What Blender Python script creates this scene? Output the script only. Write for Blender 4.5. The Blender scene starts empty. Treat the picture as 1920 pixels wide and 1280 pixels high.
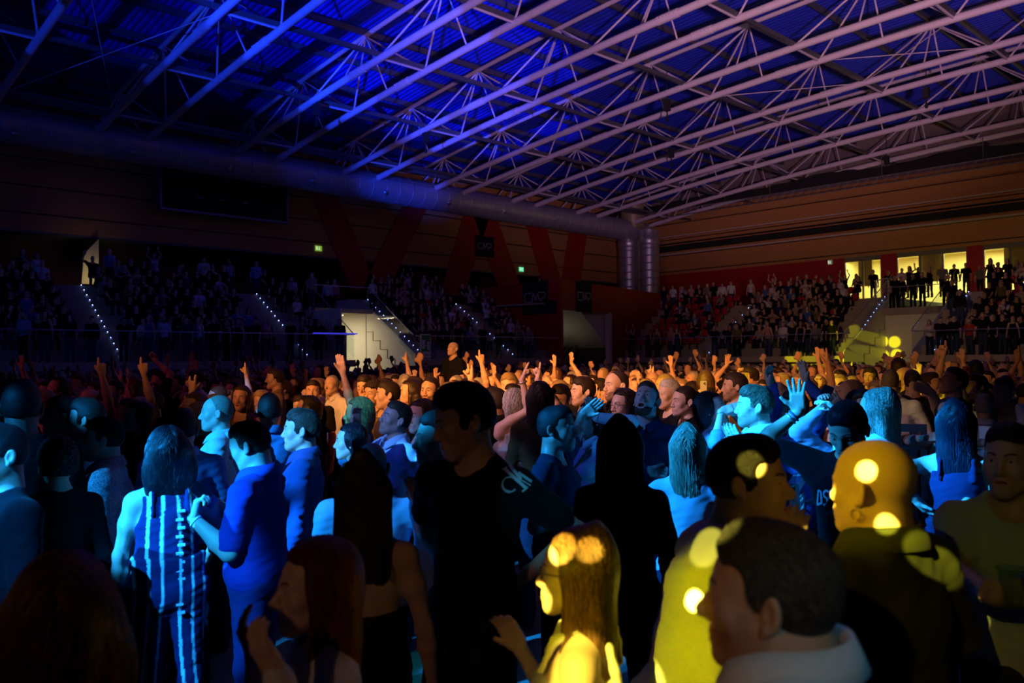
import bpy, bmesh, math, random
import numpy as np
from mathutils import Vector, Matrix
SC = bpy.context.scene
COL = SC.collection
# ------------------------------------------------------------------ camera
F = 1555.; CH = 2.05
TH = math.radians(46.5); PIT = math.radians(1.18); ROL = math.radians(0.48)
f0 = np.array([math.cos(TH)*math.cos(PIT), math.sin(TH)*math.cos(PIT), math.sin(PIT)])
r0 = np.array([math.sin(TH), -math.cos(TH), 0.]); u0 = np.cross(r0, f0)
RV = math.cos(ROL)*r0 - math.sin(ROL)*u0
UV = math.cos(ROL)*u0 + math.sin(ROL)*r0
ORG = np.array([0, 0, CH])
def ray(x, y): return f0 + (x-960)/F*RV - (y-640)/F*UV
def atZd(x, y, d): return ORG + ray(x, y)*d
def pX(x, y, c):
    d = ray(x, y); return ORG + d*(c/d[0])
def pY(x, y, c):
    d = ray(x, y); return ORG + d*(c/d[1])
def pZ(x, y, c):
    d = ray(x, y); return ORG + d*((c-CH)/d[2])
def proj(p):
    d = np.array(p, float)-ORG; z = d@f0
    return 960+F*(d@RV)/z, 640-F*(d@UV)/z, z
cam = bpy.data.cameras.new('camera'); camo = bpy.data.objects.new('camera', cam); COL.objects.link(camo)
cam.sensor_width = 36; cam.lens = F/1920*36; cam.clip_end = 400; cam.clip_start = 0.05
camo.matrix_world = Matrix(((RV[0], UV[0], -f0[0], 0), (RV[1], UV[1], -f0[1], 0), (RV[2], UV[2], -f0[2], CH), (0, 0, 0, 1)))
cam.dof.use_dof = True; cam.dof.focus_distance = 8.0; cam.dof.aperture_fstop = 2.8
SC.camera = camo
SC.view_settings.view_transform = 'Standard'; SC.view_settings.look = 'None'
SC.view_settings.exposure = 0; SC.view_settings.gamma = 1; SC.view_settings.use_curve_mapping = False
w = bpy.data.worlds.new('world'); SC.world = w; w.use_nodes = True
w.node_tree.nodes['Background'].inputs[0].default_value = (0.25, 0.35, 1, 1)
w.node_tree.nodes['Background'].inputs[1].default_value = 0.0012
# ------------------------------------------------------------------ stage lights
r2 = np.array([math.sin(TH), -math.cos(TH), 0]); f2 = np.array([math.cos(TH), math.sin(TH), 0])
def rel(r, f, z): return r*r2 + f*f2 + np.array([0, 0, z])
def spot(name, pos, tgt, deg, power, col, blend=.25, size=.05):
    l = bpy.data.lights.new(name, 'SPOT'); l.energy = power; l.color = col; l.spot_size = math.radians(deg)
    l.spot_blend = blend; l.shadow_soft_size = size
    o = bpy.data.objects.new(name, l); COL.objects.link(o); o.location = pos
    o.rotation_euler = (Vector(tgt)-Vector(pos)).to_track_quat('-Z', 'Y').to_euler()
    return o
BLUE = (0.01, 0.36, 1.15); DEEP = (0.01, 0.05, 1.0); YEL = (1.0, 0.86, 0.0); AMB = (1.0, 0.36, 0.08); PINK = (1.0, 0.52, 1.0); WHT = (0.85, 0.75, 1.0)
def gobo(name, pos, tgt, deg, power, col, discs, soft=.2):
    """spot lamp whose gobo wheel lets through round discs; each disc = (point it falls on, radius there, brightness)"""
    o = spot(name, pos, tgt, deg, power, col, .05, .004); l = o.data; l.use_nodes = True; nt = l.node_tree; n = nt.nodes; k = nt.links
    em = n['Emission']; geo = n.new('ShaderNodeNewGeometry'); last = None
    for (p, r, g) in discs:
        d = np.array(p)-np.array(pos); D = np.linalg.norm(d); d = d/D; ct = 1-.5*(r/D)**2
        dt = n.new('ShaderNodeVectorMath'); dt.operation = 'DOT_PRODUCT'; dt.inputs[1].default_value = d; k.new(geo.outputs['Incoming'], dt.inputs[0])
        ab = n.new('ShaderNodeMath'); ab.operation = 'ABSOLUTE'; k.new(dt.outputs['Value'], ab.inputs[0])
        mr = n.new('ShaderNodeMapRange'); mr.inputs[1].default_value = 1-(1-ct)*(1+soft); mr.inputs[2].default_value = 1-(1-ct)*(1-soft); mr.inputs[3].default_value = 0; mr.inputs[4].default_value = g; k.new(ab.outputs[0], mr.inputs[0])
        if last is None: last = mr.outputs[0]
        else:
            ad = n.new('ShaderNodeMath'); ad.operation = 'MAXIMUM'; k.new(last, ad.inputs[0]); k.new(mr.outputs[0], ad.inputs[1]); last = ad.outputs[0]
    k.new(last, em.inputs['Strength']); return o
def lights():
    B1 = rel(-9, -3, 6.8); B2 = rel(-12, 2, 8.5); W = lambda *p: np.array(p)
    sb = lambda tgt, deg, pw, src=B1, col=BLUE, bl=.35: spot('stage_spotlight_blue', src, tgt, deg, pw, col, bl)
    # cyan-blue moving heads on the two lit groups
    sb(W(1.58, 4.05, 1.33), 4.3, 36000); sb(W(2.5, 5.7, 1.6), 3.6, 17000); sb(atZd(315, 1080, 4.1), 4.6, 14000, rel(-4, -6, 8))
    sb(W(2.6, 4.5, 1.58), 3.6, 19000); sb(W(2.05, 3.5, 1.38), 3.2, 9000); sb(W(1.5, 4.95, 1.42), 3.2, 7000); sb(atZd(968, 885, 2.8), 1.8, 1500, rel(-2, -5, 6), (0, .55, 1), .5); sb(atZd(835, 785, 2.85), 2.0, 260, rel(-6, 0, 5), (.12, .12, 1), .8)
    sb(W(3.4, 4.75, 1.4), 4.2, 7000, B1, (.12, .36, 1)); sb(W(2.55, 3.5, 1.4), 3.2, 3400, B1, (.05, .22, 1))
    sb(W(4.85, 2.85, 1.60), 3.8, 66000, B2); sb(W(3.75, 2.6, 1.3), 4.0, 24000, B2); sb(W(4.3, 2.15, 1.75), 4.2, 9000, B2)
    sb(W(5.05, 2.13, 1.55), 3.8, 34000, B2); sb(W(4.95, 1.7, 1.2), 4.6, 9000, B2, (.01, .26, 1)); sb(atZd(1482, 738, 4.4), 1.6, 40000, B2); sb(W(6.3, 2.5, 1.0), 6, 2500, B2)
    sb(W(4.4, 4.5, 1.5), 9, 1500, B2, (.03, .08, 1), .8)
    spot('stage_spotlight_teal', rel(-3, 2, 9), pZ(770, 1110, 0), 3.4, 2600, (0, .8, .9), .1); spot('stage_spotlight_teal', rel(-3, 2, 9), pZ(800, 1250, 0), 3.5, 700, (0, .7, .8), .1)
    # amber wash over the middle of the floor
    S2 = rel(-16, -1, 8)
    S4 = rel(-9, -8, 9)
    for (x, d, a_, pw) in ((810, 12.5, 11, 16000), (1000, 12, 13, 26000), (1230, 12, 14, 21000), (1480, 12, 13, 5500)): spot('stage_wash_amber', S4, atZd(x, 700, d), a_, pw, AMB, .9, .3)
    spot('stage_wash_amber', S2, atZd(1700, 690, 13), 18, 2300, (1, .42, .1), 1, .3)
    spot('stage_wash_amber', S4, atZd(610, 695, 11), 7, 2500, AMB, 1, .3)
    spot('stage_wash_red', S2, atZd(250, 700, 10), 22, 800, (1, .12, .3), 1, .3)
    spot('stage_wash_white', rel(-13, 1, 9), atZd(1180, 725, 7.6), 9, 6000, (1, .6, .72), .9, .2)
    spot('stage_wash_white', rel(-13, 1, 7.5), atZd(790, 735, 7.6), 5, 700, (1, .45, .6), .9, .2)
    # yellow gobo discs: one lamp with a patterned gobo wheel
    Y0 = rel(-5, -7, 6.2)
    YD = [(W(2.105, .92, 1.763), .026, 30), (W(2.03, 1.02, 1.735), .03, 22), (W(2.118, .875, 1.628), .027, 16), (W(2.16, 1.27, 1.735), .036, 12), (W(1.907, 1.33, 1.40), .030, 28), (W(2.06, 1.36, 1.5), .06, 1.4),
          (W(1.602, 1.511, 1.55), .042, 22), (W(1.66, 1.45, 1.54), .034, 14), (W(1.48, 1.55, 1.46), .04, 10), (W(1.56, 1.41, 1.26), .10, 5), (atZd(1490, 992, 2.18), .06, 12), (W(2.28, .82, 1.52), .05, 6), (W(2.0, 1.0, 1.43), .035, 7)]
    gobo('stage_gobo_yellow', Y0, W(1.95, 1.2, 1.5), 9, 3400, (1, .86, .10), YD, .2)
    spot('stage_wash_yellow', Y0, W(1.93, 1.36, 1.22), 3.2, 3300, YEL, .5, .05)
    spot('stage_wash_yellow', Y0, W(1.6, 1.5, 1.28), 2.6, 240, YEL, .6, .05)
    spot('stage_wash_yellow', rel(-9, -1, 5.6), W(2.1, .98, 1.74), 2.4, 3000, (1, .68, 0), .6, .05)
    spot('stage_wash_yellow', Y0, W(3.15, .95, 1.35), 6, 210, (1, .85, .1), .8, .05)
    spot('stage_wash_dim', Y0, W(1.3, 2.0, 1.4), 9, 190, (1, .5, .25), .8, .1)
    spot('stage_wash_dim', Y0, W(1.1, .70, 1.72), 4.2, 420, (1, .38, .09), .8, .1)
    spot('stage_wash_dim', rel(-4, -3, 5), W(.15, .9, 1.6), 12, 40, (1, .5, .1), .8, .1)
    spot('stage_spotlight_blue', rel(1.5, -3, 5), atZd(1580, 1290, 1.25), 5.5, 130, (.2, .7, .9), .3)
    sb(W(3.25, .72, 1.82), 2.6, 260, B2, (.25, .2, 1)); spot('stage_wash_white', rel(-13, 1, 7.5), atZd(1720, 800, 6.5), 6, 900, (1, .6, .6), .9, .2); sb(atZd(332, 690, 9.0), 2.6, 9000); sb(atZd(368, 715, 8.5), 1.3, 9000)
    S3 = rel(-24, -6, 9)
    G3 = [(pX(x, y, 44.98), .31, 1) for (x, y) in ((1654, 640), (1677, 641), (1656, 667), (1681, 665))]+[(pX(x, y, c), .45, p_) for (x, y, c, p_) in ((1612, 628, 44, .4), (1604, 655, 43, .4), (1622, 655, 44, .3), (1487, 672, 40, .8), (1520, 674, 40, .5), (1582, 671, 40, .9))]
    gobo('stage_gobo_yellow', S3, pX(1590, 650, 44), 10, 190000, (1, .88, 0), G3, .25)
    spot('stage_gobo_yellow', S3, atZd(1460, 700, 11), 3.0, 26000, YEL, .6, .01)
    spot('stage_gobo_yellow', S3, atZd(1550, 700, 11), 2.0, 16000, YEL, .6, .01)
    spot('stage_gobo_yellow', S3, atZd(1655, 722, 8.1), 1.2, 3000, YEL, .6, .01)
    # roof: deep blue uplight and pink fill
    U0 = rel(-14, 2, 2.5); ub = lambda tgt, deg, pw, bl=.35: spot('stage_uplight_blue', U0, tgt, deg, pw, DEEP, bl, .08)
    ub(pZ(800, 60, 16.4), 17, 62000, .25); ub(pZ(560, 80, 16), 11, 18000, .3); ub(pZ(1000, 90, 16.4), 12, 11000, .6); ub(pZ(1200, 60, 16.4), 18, 2500, .9)
    ub(pZ(120, 40, 14), 7, 14000, .3); ub(pZ(350, 100, 13.4), 10, 14000, .4); ub(pZ(620, 190, 13), 6, 60000, .3); ub(pZ(820, 250, 13), 4, 70000, .3); ub(pZ(930, 225, 13.3), 3, 50000, .3)
    ub(pY(765, 345, 39), 6, 90000, .9); ub(pY(620, 320, 39), 6, 9000, .9); ub(pY(100, 230, 39), 14, 900, .9)
    P1 = rel(4, 0, 2)
    spot('stage_wash_pink', P1, (21, 12, 15), 54, 15500, PINK, .6, .4)
    spot('stage_wash_pink', P1, (34, 17, 16), 34, 2300, (1, .48, .62), .8, .4)
    spot('stage_wash_pink', P1, (52, 18, 20), 20, 2200, (1, .45, .45), .8, .4)
    spot('stage_wash_yellow', rel(10, -10, 3), (22, 8, 16), 26, 3500, (1, .7, .05), .6, .05)
    # faint warm light on the far walls and stands
    SW = rel(-6, 4, 8)
    spot('stage_wash_warm', SW, (54, 20, 9.5), 40, 5200, (1, .5, .25), .9, .5)
    spot('stage_wash_warm', SW, (41, 20, 3.3), 34, 1000, (1, .6, .3), .9, .5)
    spot('stage_wash_warm', SW, (34, 33, 3.5), 24, 600, (1, .4, .4), .9, .5)
    spot('stage_wash_warm', SW, (36, 42, 9), 30, 420, (1, .5, .3), .9, .5)
    spot('stage_wash_blue', rel(-20, 0, 7), (8, 33, 3.5), 46, 1100, (.03, .15, 1), .9, .5)
lights()
# ------------------------------------------------------------------ materials
MATS = {}
def nodes(name):
    m = bpy.data.materials.new(name); m.use_nodes = True
    return m, m.node_tree.nodes, m.node_tree.links, m.node_tree.nodes['Principled BSDF']
def mat(name, col, rough=.6, metal=0., noise=0., scale=8., bump=0., bscale=60., emit=None, estr=0., spec=.5, stretch=None, trans=0.):
    if name in MATS: return MATS[name]
    m, n, l, b = nodes(name)
    b.inputs['Base Color'].default_value = (*col, 1); b.inputs['Roughness'].default_value = rough
    b.inputs['Metallic'].default_value = metal; b.inputs['Specular IOR Level'].default_value = spec
    tc = n.new('ShaderNodeTexCoord'); mp = n.new('ShaderNodeMapping'); l.new(tc.outputs['Object'], mp.inputs[0])
    if stretch: mp.inputs['Scale'].default_value = stretch
    if noise:
        t = n.new('ShaderNodeTexNoise'); t.inputs['Scale'].default_value = scale; t.inputs['Detail'].default_value = 5
        l.new(mp.outputs[0], t.inputs['Vector'])
        mx = n.new('ShaderNodeMix'); mx.data_type = 'RGBA'; l.new(t.outputs[0], mx.inputs[0])
        mx.inputs[6].default_value = (*[c*(1-noise) for c in col], 1); mx.inputs[7].default_value = (*[min(1, c*(1+noise)) for c in col], 1)
        l.new(mx.outputs[2], b.inputs['Base Color'])
    if bump:
        t = n.new('ShaderNodeTexNoise'); t.inputs['Scale'].default_value = bscale; t.inputs['Detail'].default_value = 4
        l.new(mp.outputs[0], t.inputs['Vector'])
        bp = n.new('ShaderNodeBump'); bp.inputs['Strength'].default_value = bump; bp.inputs['Distance'].default_value = .01
        l.new(t.outputs[0], bp.inputs['Height']); l.new(bp.outputs[0], b.inputs['Normal'])
    if emit:
        b.inputs['Emission Color'].default_value = (*emit, 1); b.inputs['Emission Strength'].default_value = estr
    if trans: b.inputs['Transmission Weight'].default_value = trans
    MATS[name] = m; return m
def glass_mat(name, tint=(.75, .85, .85), a=.1):
    m, n, l, b = nodes(name); n.remove(b)
    tr = n.new('ShaderNodeBsdfTransparent'); tr.inputs[0].default_value = (*tint, 1)
    g = n.new('ShaderNodeBsdfGlossy'); g.inputs['Roughness'].default_value = .03
    fr = n.new('ShaderNodeFresnel'); fr.inputs[0].default_value = 1.45
    ge = n.new('ShaderNodeNewGeometry'); iv = n.new('ShaderNodeMath'); iv.operation = 'SUBTRACT'; iv.inputs[0].default_value = 1; l.new(ge.outputs['Backfacing'], iv.inputs[1])
    ml = n.new('ShaderNodeMath'); ml.operation = 'MULTIPLY'; l.new(fr.outputs[0], ml.inputs[0]); l.new(iv.outputs[0], ml.inputs[1])
    mx = n.new('ShaderNodeMixShader'); l.new(ml.outputs[0], mx.inputs[0]); l.new(tr.outputs[0], mx.inputs[1]); l.new(g.outputs[0], mx.inputs[2])
    l.new(mx.outputs[0], n['Material Output'].inputs[0]); MATS[name] = m; return m
def wood_mat():
    m, n, l, b = nodes('wood_panel'); b.inputs['Roughness'].default_value = .55
    tc = n.new('ShaderNodeTexCoord'); sp = n.new('ShaderNodeSeparateXYZ'); l.new(tc.outputs['Object'], sp.inputs[0])
    md = n.new('ShaderNodeMath'); md.operation = 'MULTIPLY'; md.inputs[1].default_value = 1/1.25; l.new(sp.outputs[2], md.inputs[0])
    fr = n.new('ShaderNodeMath'); fr.operation = 'FRACT'; l.new(md.outputs[0], fr.inputs[0])
    lt = n.new('ShaderNodeMath'); lt.operation = 'LESS_THAN'; lt.inputs[1].default_value = .06; l.new(fr.outputs[0], lt.inputs[0])
    t = n.new('ShaderNodeTexNoise'); t.inputs['Scale'].default_value = 3; t.inputs['Detail'].default_value = 6
    mp = n.new('ShaderNodeMapping'); mp.inputs['Scale'].default_value = (.3, .3, 6); l.new(tc.outputs['Object'], mp.inputs[0]); l.new(mp.outputs[0], t.inputs['Vector'])
    mx = n.new('ShaderNodeMix'); mx.data_type = 'RGBA'; mx.inputs[6].default_value = (.42, .19, .055, 1); mx.inputs[7].default_value = (.62, .30, .09, 1); l.new(t.outputs[0], mx.inputs[0])
    m2 = n.new('ShaderNodeMix'); m2.data_type = 'RGBA'; m2.inputs[7].default_value = (.05, .02, .01, 1); l.new(lt.outputs[0], m2.inputs[0]); l.new(mx.outputs[2], m2.inputs[6])
    l.new(m2.outputs[2], b.inputs['Base Color']); MATS['wood'] = m; return m
WOOD = wood_mat()
GLASS = glass_mat('clear_glass', (.93, .96, .96))
STEEL = mat('white_painted_steel', (.72, .62, .68), .5, 0, .12, 3, .1, 30)
STEELD = mat('dark_steel', (.12, .12, .13), .5, .3, .2, 4, .1, 30)
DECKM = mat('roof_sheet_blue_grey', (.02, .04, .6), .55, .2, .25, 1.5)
CONC = mat('painted_concrete', (.40, .35, .28), .8, 0, .1, 2, .15, 20)
CONCD = mat('grey_concrete', (.22, .2, .19), .85, 0, .2, 2, .2, 20)
REDP = mat('red_panel', (.42, .012, .012), .55, 0, .12, .8, .05, 10)
BLACK = mat('black_fabric_panel', (.01, .01, .011), .85)
ZINC = mat('galvanised_duct', (.55, .55, .56), .38, .75, .12, 3, .08, 20)
FLOORM = mat('dark_floor', (.16, .2, .2), .45, 0, .25, 1.3, .05, 30)
RUB = mat('black_rubber', (.015, .015, .015), .8)
WHITEP = mat('white_paint', (.8, .78, .72), .7, 0, .06, 3)
ALU = mat('brushed_aluminium', (.6, .58, .56), .35, .8, .1, 6)
# ------------------------------------------------------------------ mesh helpers
class MB:
    def __init__(s): s.v = []; s.f = []; s.n = 0
    def add(s, v, f):
        s.v.extend([tuple(map(float, q)) for q in v]); s.f.extend([tuple(i+s.n for i in q) for q in f]); s.n += len(v); return s
    def box(s, a, b):
        x0, y0, z0 = a; x1, y1, z1 = b
        return s.add([(x0, y0, z0), (x1, y0, z0), (x1, y1, z0), (x0, y1, z0), (x0, y0, z1), (x1, y0, z1), (x1, y1, z1), (x0, y1, z1)],
                     [(0, 3, 2, 1), (4, 5, 6, 7), (0, 1, 5, 4), (1, 2, 6, 5), (2, 3, 7, 6), (3, 0, 4, 7)])
    def prism(s, pts, ext):
        n = len(pts); e = np.array(ext, float); P = [np.array(p, float) for p in pts]
        return s.add(P+[p+e for p in P], [tuple(range(n))[::-1], tuple(range(n, 2*n))]+[(i, (i+1) % n, n+(i+1) % n, n+i) for i in range(n)])
    def tube(s, pts, r, k=8, cap=True):
        P = [np.array(p, float) for p in pts]; R = r if hasattr(r, '__len__') else [r]*len(P); V = []; Fc = []
        up = None
        for i, p in enumerate(P):
            t = P[min(i+1, len(P)-1)]-P[max(i-1, 0)]; t = t/(np.linalg.norm(t)+1e-12)
            if up is None: up = np.cross(t, (0, 0, 1.) if abs(t[2]) < .9 else (1., 0, 0))
            a = up-t*(up@t); a /= np.linalg.norm(a)+1e-12; b = np.cross(t, a); up = a
            for j in range(k):
                q = 2*math.pi*j/k; V.append(p+R[i]*(math.cos(q)*a+math.sin(q)*b))
        for i in range(len(P)-1):
            for j in range(k):
                Fc.append((i*k+j, i*k+(j+1) % k, (i+1)*k+(j+1) % k, (i+1)*k+j))
        if cap: Fc.append(tuple(range(k))[::-1]); Fc.append(tuple((len(P)-1)*k+j for j in range(k)))
        return s.add(V, Fc)
    def lathe(s, prof, c, k=24, axis=None):
        V = []; Fc = []; c = np.array(c, float)
        ax = np.array(axis if axis is not None else (0, 0, 1.), float); ax /= np.linalg.norm(ax)
        a = np.cross(ax, (0, 0, 1.) if abs(ax[2]) < .9 else (1., 0, 0)); a /= np.linalg.norm(a); b = np.cross(ax, a)
        for (r, z) in prof:
            for j in range(k):
                q = 2*math.pi*j/k; V.append(c+ax*z+r*(math.cos(q)*a+math.sin(q)*b))
        for i in range(len(prof)-1):
            for j in range(k): Fc.append((i*k+j, i*k+(j+1) % k, (i+1)*k+(j+1) % k, (i+1)*k+j))
        return s.add(V, Fc)
    def build(s, name, m, parent=None, smooth=False, **kw):
        me = bpy.data.meshes.new(name); me.from_pydata(s.v, [], s.f); me.update()
        if smooth: me.polygons.foreach_set('use_smooth', [True]*len(me.polygons))
        o = bpy.data.objects.new(name, me); COL.objects.link(o)
        if m: me.materials.append(m)
        if parent: o.parent = parent
        return tagp(o, **kw)
def tagp(o, label=None, cat=None, group=None, kind=None):
    if label: o['label'] = label
    if cat: o['category'] = cat
    if group: o['group'] = group
    if kind: o['kind'] = kind
    return o
def empty(name, loc=(0, 0, 0), rz=0, **kw):
    o = bpy.data.objects.new(name, None); COL.objects.link(o); o.location = loc; o.rotation_euler = (0, 0, rz); o.empty_display_size = .1
    return tagp(o, **kw)
def rz(v, a): return np.array([v[0]*math.cos(a)-v[1]*math.sin(a), v[0]*math.sin(a)+v[1]*math.cos(a), v[2]])
# ------------------------------------------------------------------ hall shell
S = dict(kind='structure')
MB().box((-30, -30, -.2), (56, 44, 0)).build('floor', FLOORM, **S)
def zch(y): return 14.5-.002*(y-5)**2
def zdk(y): return zch(y)+2.45
# corrugated roof sheet
b = MB(); ys = [44-3.0*i for i in range(22)]; xs = []
x = -12.
while x < 55: xs += [(x, 0), (x+.10, 0), (x+.14, .07), (x+.24, .07)]; x += .28
V = [(px, y, zdk(y)+dz) for y in ys for (px, dz) in xs]; n = len(xs)
b.add(V, [(j*n+i, j*n+i+1, (j+1)*n+i+1, (j+1)*n+i) for j in range(len(ys)-1) for i in range(n-1)])
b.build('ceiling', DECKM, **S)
# left wall: wood panels with the red letter shapes, right wall
wl = MB().box((-12, 42, 8.0), (54.3, 42.3, 15.5)).build('wall_left', WOOD, **S)
MB().box((-12, 44.5, 0), (54.3, 44.7, 8.0)).build('wall_left_rear', mat('dark_red_wall', (.10, .015, .012), .7, 0, .1, 1), **S)
MB().box((-12, 42, 7.9), (54, 44.6, 8.0)).build('trim_1', STEELD, **S)
wr = MB()
wr.prism([(54, -22, 8.55), (54, 42.3, 8.55), (54, 42.3, 13.4), (54, -22, 13.4)], (.3, 0, 0)).build('wall_right', WOOD, **S)
MB().prism([(54.1, -22, 13.4), (54.1, 44, 13.4)]+[(54.1, y, zdk(y)+.1) for y in (44, 35, 25, 15, 5, -5, -15, -22)], (.3, 0, 0)).build('wall_gable', mat('grey_gable', (.22, .17, .15), .8, 0, .1, 1), **S)
MB().box((53.7, -22, 10.05), (54, 42, 10.15)).box((53.7, -22, 11.45), (54, 42, 11.53)).build('trim_2', mat('pale_trim', (.6, .5, .42), .6), **S)
MB().box((53.5, -22, 10.35), (54, 42, 10.75)).box((53.8, -22, 10.9), (54, 42, 11.0)).build('trim_3', RUB, **S)
MB().box((54, 24.7, 5), (54.3, 42.3, 8.55)).build('wall_right_lower', REDP, **S)
MB().box((54, 21.3, 5), (54.3, 22.3, 8.55)).build('wall_pier_red', REDP, **S)
MB().box((54, 16.3, 5), (54.3, 17.2, 8.55)).build('wall_pier_red', REDP, **S)
MB().box((54, -22, 5), (54.3, 8, 8.55)).build('wall_right_near', REDP, **S)
MB().box((-30.3, -30, 0), (-30, 44, 17)).build('wall_stage', BLACK, **S)
MB().box((-30, -30.3, 0), (56, -30, 17)).build('wall_near', BLACK, **S)
# windows of the upper foyer, lit from inside
FOY = mat('foyer_wall', (.72, .66, .3), .7, 0, .05, 2)
def foyer():
    MB().box((54.3, 4, 5.0), (58, 25.4, 5.1)).build('floor_foyer', CONC, **S)
    MB().box((57.9, 4, 5.1), (58.1, 25.4, 8.6)).build('wall_foyer_back', FOY, **S)
    MB().box((54.3, 4, 8.6), (58, 25.4, 8.7)).build('ceiling_foyer', FOY, **S)
    MB().box((54.3, 25.4, 5.1), (58, 25.5, 8.6)).build('wall_foyer_end', FOY, **S)
    k = 1
    for (ya, yb) in ((22.3, 24.7), (17.2, 21.3), (8, 16.3)):
        fr = MB()
        fr.box((54.02, ya, 8.25), (54.18, yb, 8.55)); n = max(2, round((yb-ya)/1.3)); st = (yb-ya)/n
        for i in range(n+1): fr.box((54.03, ya+i*st-.05, 5.1), (54.15, ya+i*st+.05, 8.3))
        fr.box((54.03, ya, 5.1), (54.15, yb, 5.25))
        f_ = fr.build('window_%d' % k, mat('window_frame', (.2, .19, .15), .5), **S)
        MB().box((54.08, ya, 5.25), (54.1, yb, 8.25)).build('window_pane', GLASS, f_)
        k += 1
    for (ya, yb, w_) in ((23.0, 23.9, 'left of the first red pier'), (18.6, 20.0, 'between the two red piers'), (13.2, 15.3, 'right of the second red pier')):
        MB().box((54.3, ya, 6.6), (54.36, yb, 8.6)).build('roller_blind', mat('ochre_blind', (.45, .28, .07), .8), label='ochre roller blind half lowered in the foyer window ' + w_, cat='blind')
    for (y, dy) in ((24.2, .5), (21.0, .45), (18.3, .5), (16.9, .3), (15.7, .4)):
        l = bpy.data.lights.new('foyer_ceiling_light', 'AREA'); l.shape = 'RECTANGLE'; l.size = 1.6; l.size_y = .9; l.energy = 150; l.color = (1, .93, .42)
        o = bpy.data.objects.new('foyer_ceiling_light', l); COL.objects.link(o); o.location = (55.6, y, 8.5)
foyer()
# red letter shapes on the wood of the left wall
def band(p0, p1, w0, w1, nm, lab):
    (x0, z0), (x1, z1) = p0, p1
    MB().prism([(x0-w0, 41.9, z0), (x0+w0, 41.9, z0), (x1+w1, 41.9, z1), (x1-w1, 41.9, z1)], (0, .12, 0)).build(nm, REDP, label=lab, cat='wall graphic', group='red wall graphics')
band((25.0, 11.6), (27.7, 6.2), .9, .95, 'wall_graphic', 'left slanted red band of the big V on the wood wall beside the scoreboard')
band((31.4, 11.6), (28.4, 6.2), .9, .95, 'wall_graphic', 'right slanted red band of the big V on the wood wall beside the scoreboard')
band((36.6, 11.6), (34.4, 6.2), 1.1, 1.0, 'wall_graphic', 'left slanted red band of the A shape behind the small hanging banner')
band((37.4, 11.6), (40.0, 6.2), 1.1, 1.1, 'wall_graphic', 'right slanted red band of the A shape behind the small hanging banner')
band((42.3, 11.6), (44.4, 6.2), 1.0, 1.0, 'wall_graphic', 'left slanted red band of the second V shape beside the corner of the hall')
band((46.8, 11.6), (45.6, 6.2), 1.0, 1.0, 'wall_graphic', 'right slanted red band of the second V shape nearest the round ducts')
# ------------------------------------------------------------------ left stand / right stand
NROW = 7
def stand_left(x0, x1):
    b = MB()
    b.box((x0, 31.5, 1.75), (x1, 32.6, 2.05))
    for i in range(NROW):
        y = 32.6+i*.72; z = 2.05+.45*(i+1); b.box((x0, y, z-.5), (x1, y+.72, z))
    b.box((x0, 32.6+NROW*.72, 4.8), (x1, 44.5, 5.2)); b.box((x0, 32.4, 0), (x1, 32.6, 1.8))
    return b.build('floor_stand_left', CONC if x0 > 15 else CONC, **S)
sl1 = stand_left(-6, 20.3); sl2 = stand_left(23.64, 33.6)
MB().box((20.3, 35, 4.35), (23.64, 44.5, 4.55)).build('floor_bridge_left', CONC, **S)
sd = MB(); sd.prism([(23.6, 31.5, 1.75), (23.6, 31.5, 2.3), (23.6, 35.2, 4.6), (23.6, 37, 5.2), (23.6, 39, 5.2), (23.6, 39, 0), (23.6, 32.4, 0), (23.6, 32.4, 1.75)], (.05, 0, 0))
sd.build('wall_stair_side_left', WHITEP, **S)
g = MB()  # stepped dark panel joint lines on that wall
for i in range(6):
    y = 31.9+i*.62; z = 1.2+i*.45; g.box((23.575, y, z), (23.6, y+.62, z+.02)); g.box((23.575, y+.6, z), (23.6, y+.62, z+.45))
g.box((23.575, 35.6, 0), (23.6, 35.62, 4.4)).build('trim_4', mat('joint_shadow_gap', (.25, .2, .16), .8), **S)
MB().box((20.3, 38.9, 0), (23.64, 39.1, 4.4)).build('wall_passage_left', WHITEP, **S)
MB().box((20.2, 32.6, 0), (20.3, 39, 4.4)).build('wall_passage_left_side', WHITEP, **S)
MB().box((20.4, 34.9, 0), (22.0, 35.0, 3.4)).build('door_1', mat('dark_blue_door', (.02, .03, .08), .5), **S)
l = bpy.data.lights.new('passage_light', 'AREA'); l.size = .2; l.shape = 'RECTANGLE'; l.size_y = 2.5; l.energy = 85; l.color = (1, .80, .48)
o = bpy.data.objects.new('passage_light', l); COL.objects.link(o); o.location = (21.6, 36.6, 4.25)
tb = MB().box((20.9, 36.3, 4.28), (22.7, 36.45, 4.34)).build('tube_light', mat('warm_tube', (1, .9, .7), .5, emit=(1, .85, .55), estr=1.2), label='warm tube light under the bridge above the white passage', cat='light')
# left opening glowing wall
gw = MB().prism([(12.0, 41.7, 5.7), (12.75, 41.7, 5.7), (12.75, 41.7, 7.85), (12.1, 41.7, 7.1)], (0, .1, 0)).build('wall_lobby_slot', mat('lobby_wall_lit', (.8, .68, .4), .7), **S)
l = bpy.data.lights.new('lobby_light', 'AREA'); l.size = .8; l.energy = 3.2; l.color = (1, .8, .42); l.spread = 1.6
o = bpy.data.objects.new('lobby_light', l); COL.objects.link(o); o.location = (12.4, 40.6, 5.35); o.rotation_euler = (math.radians(125), 0, 0)
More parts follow.
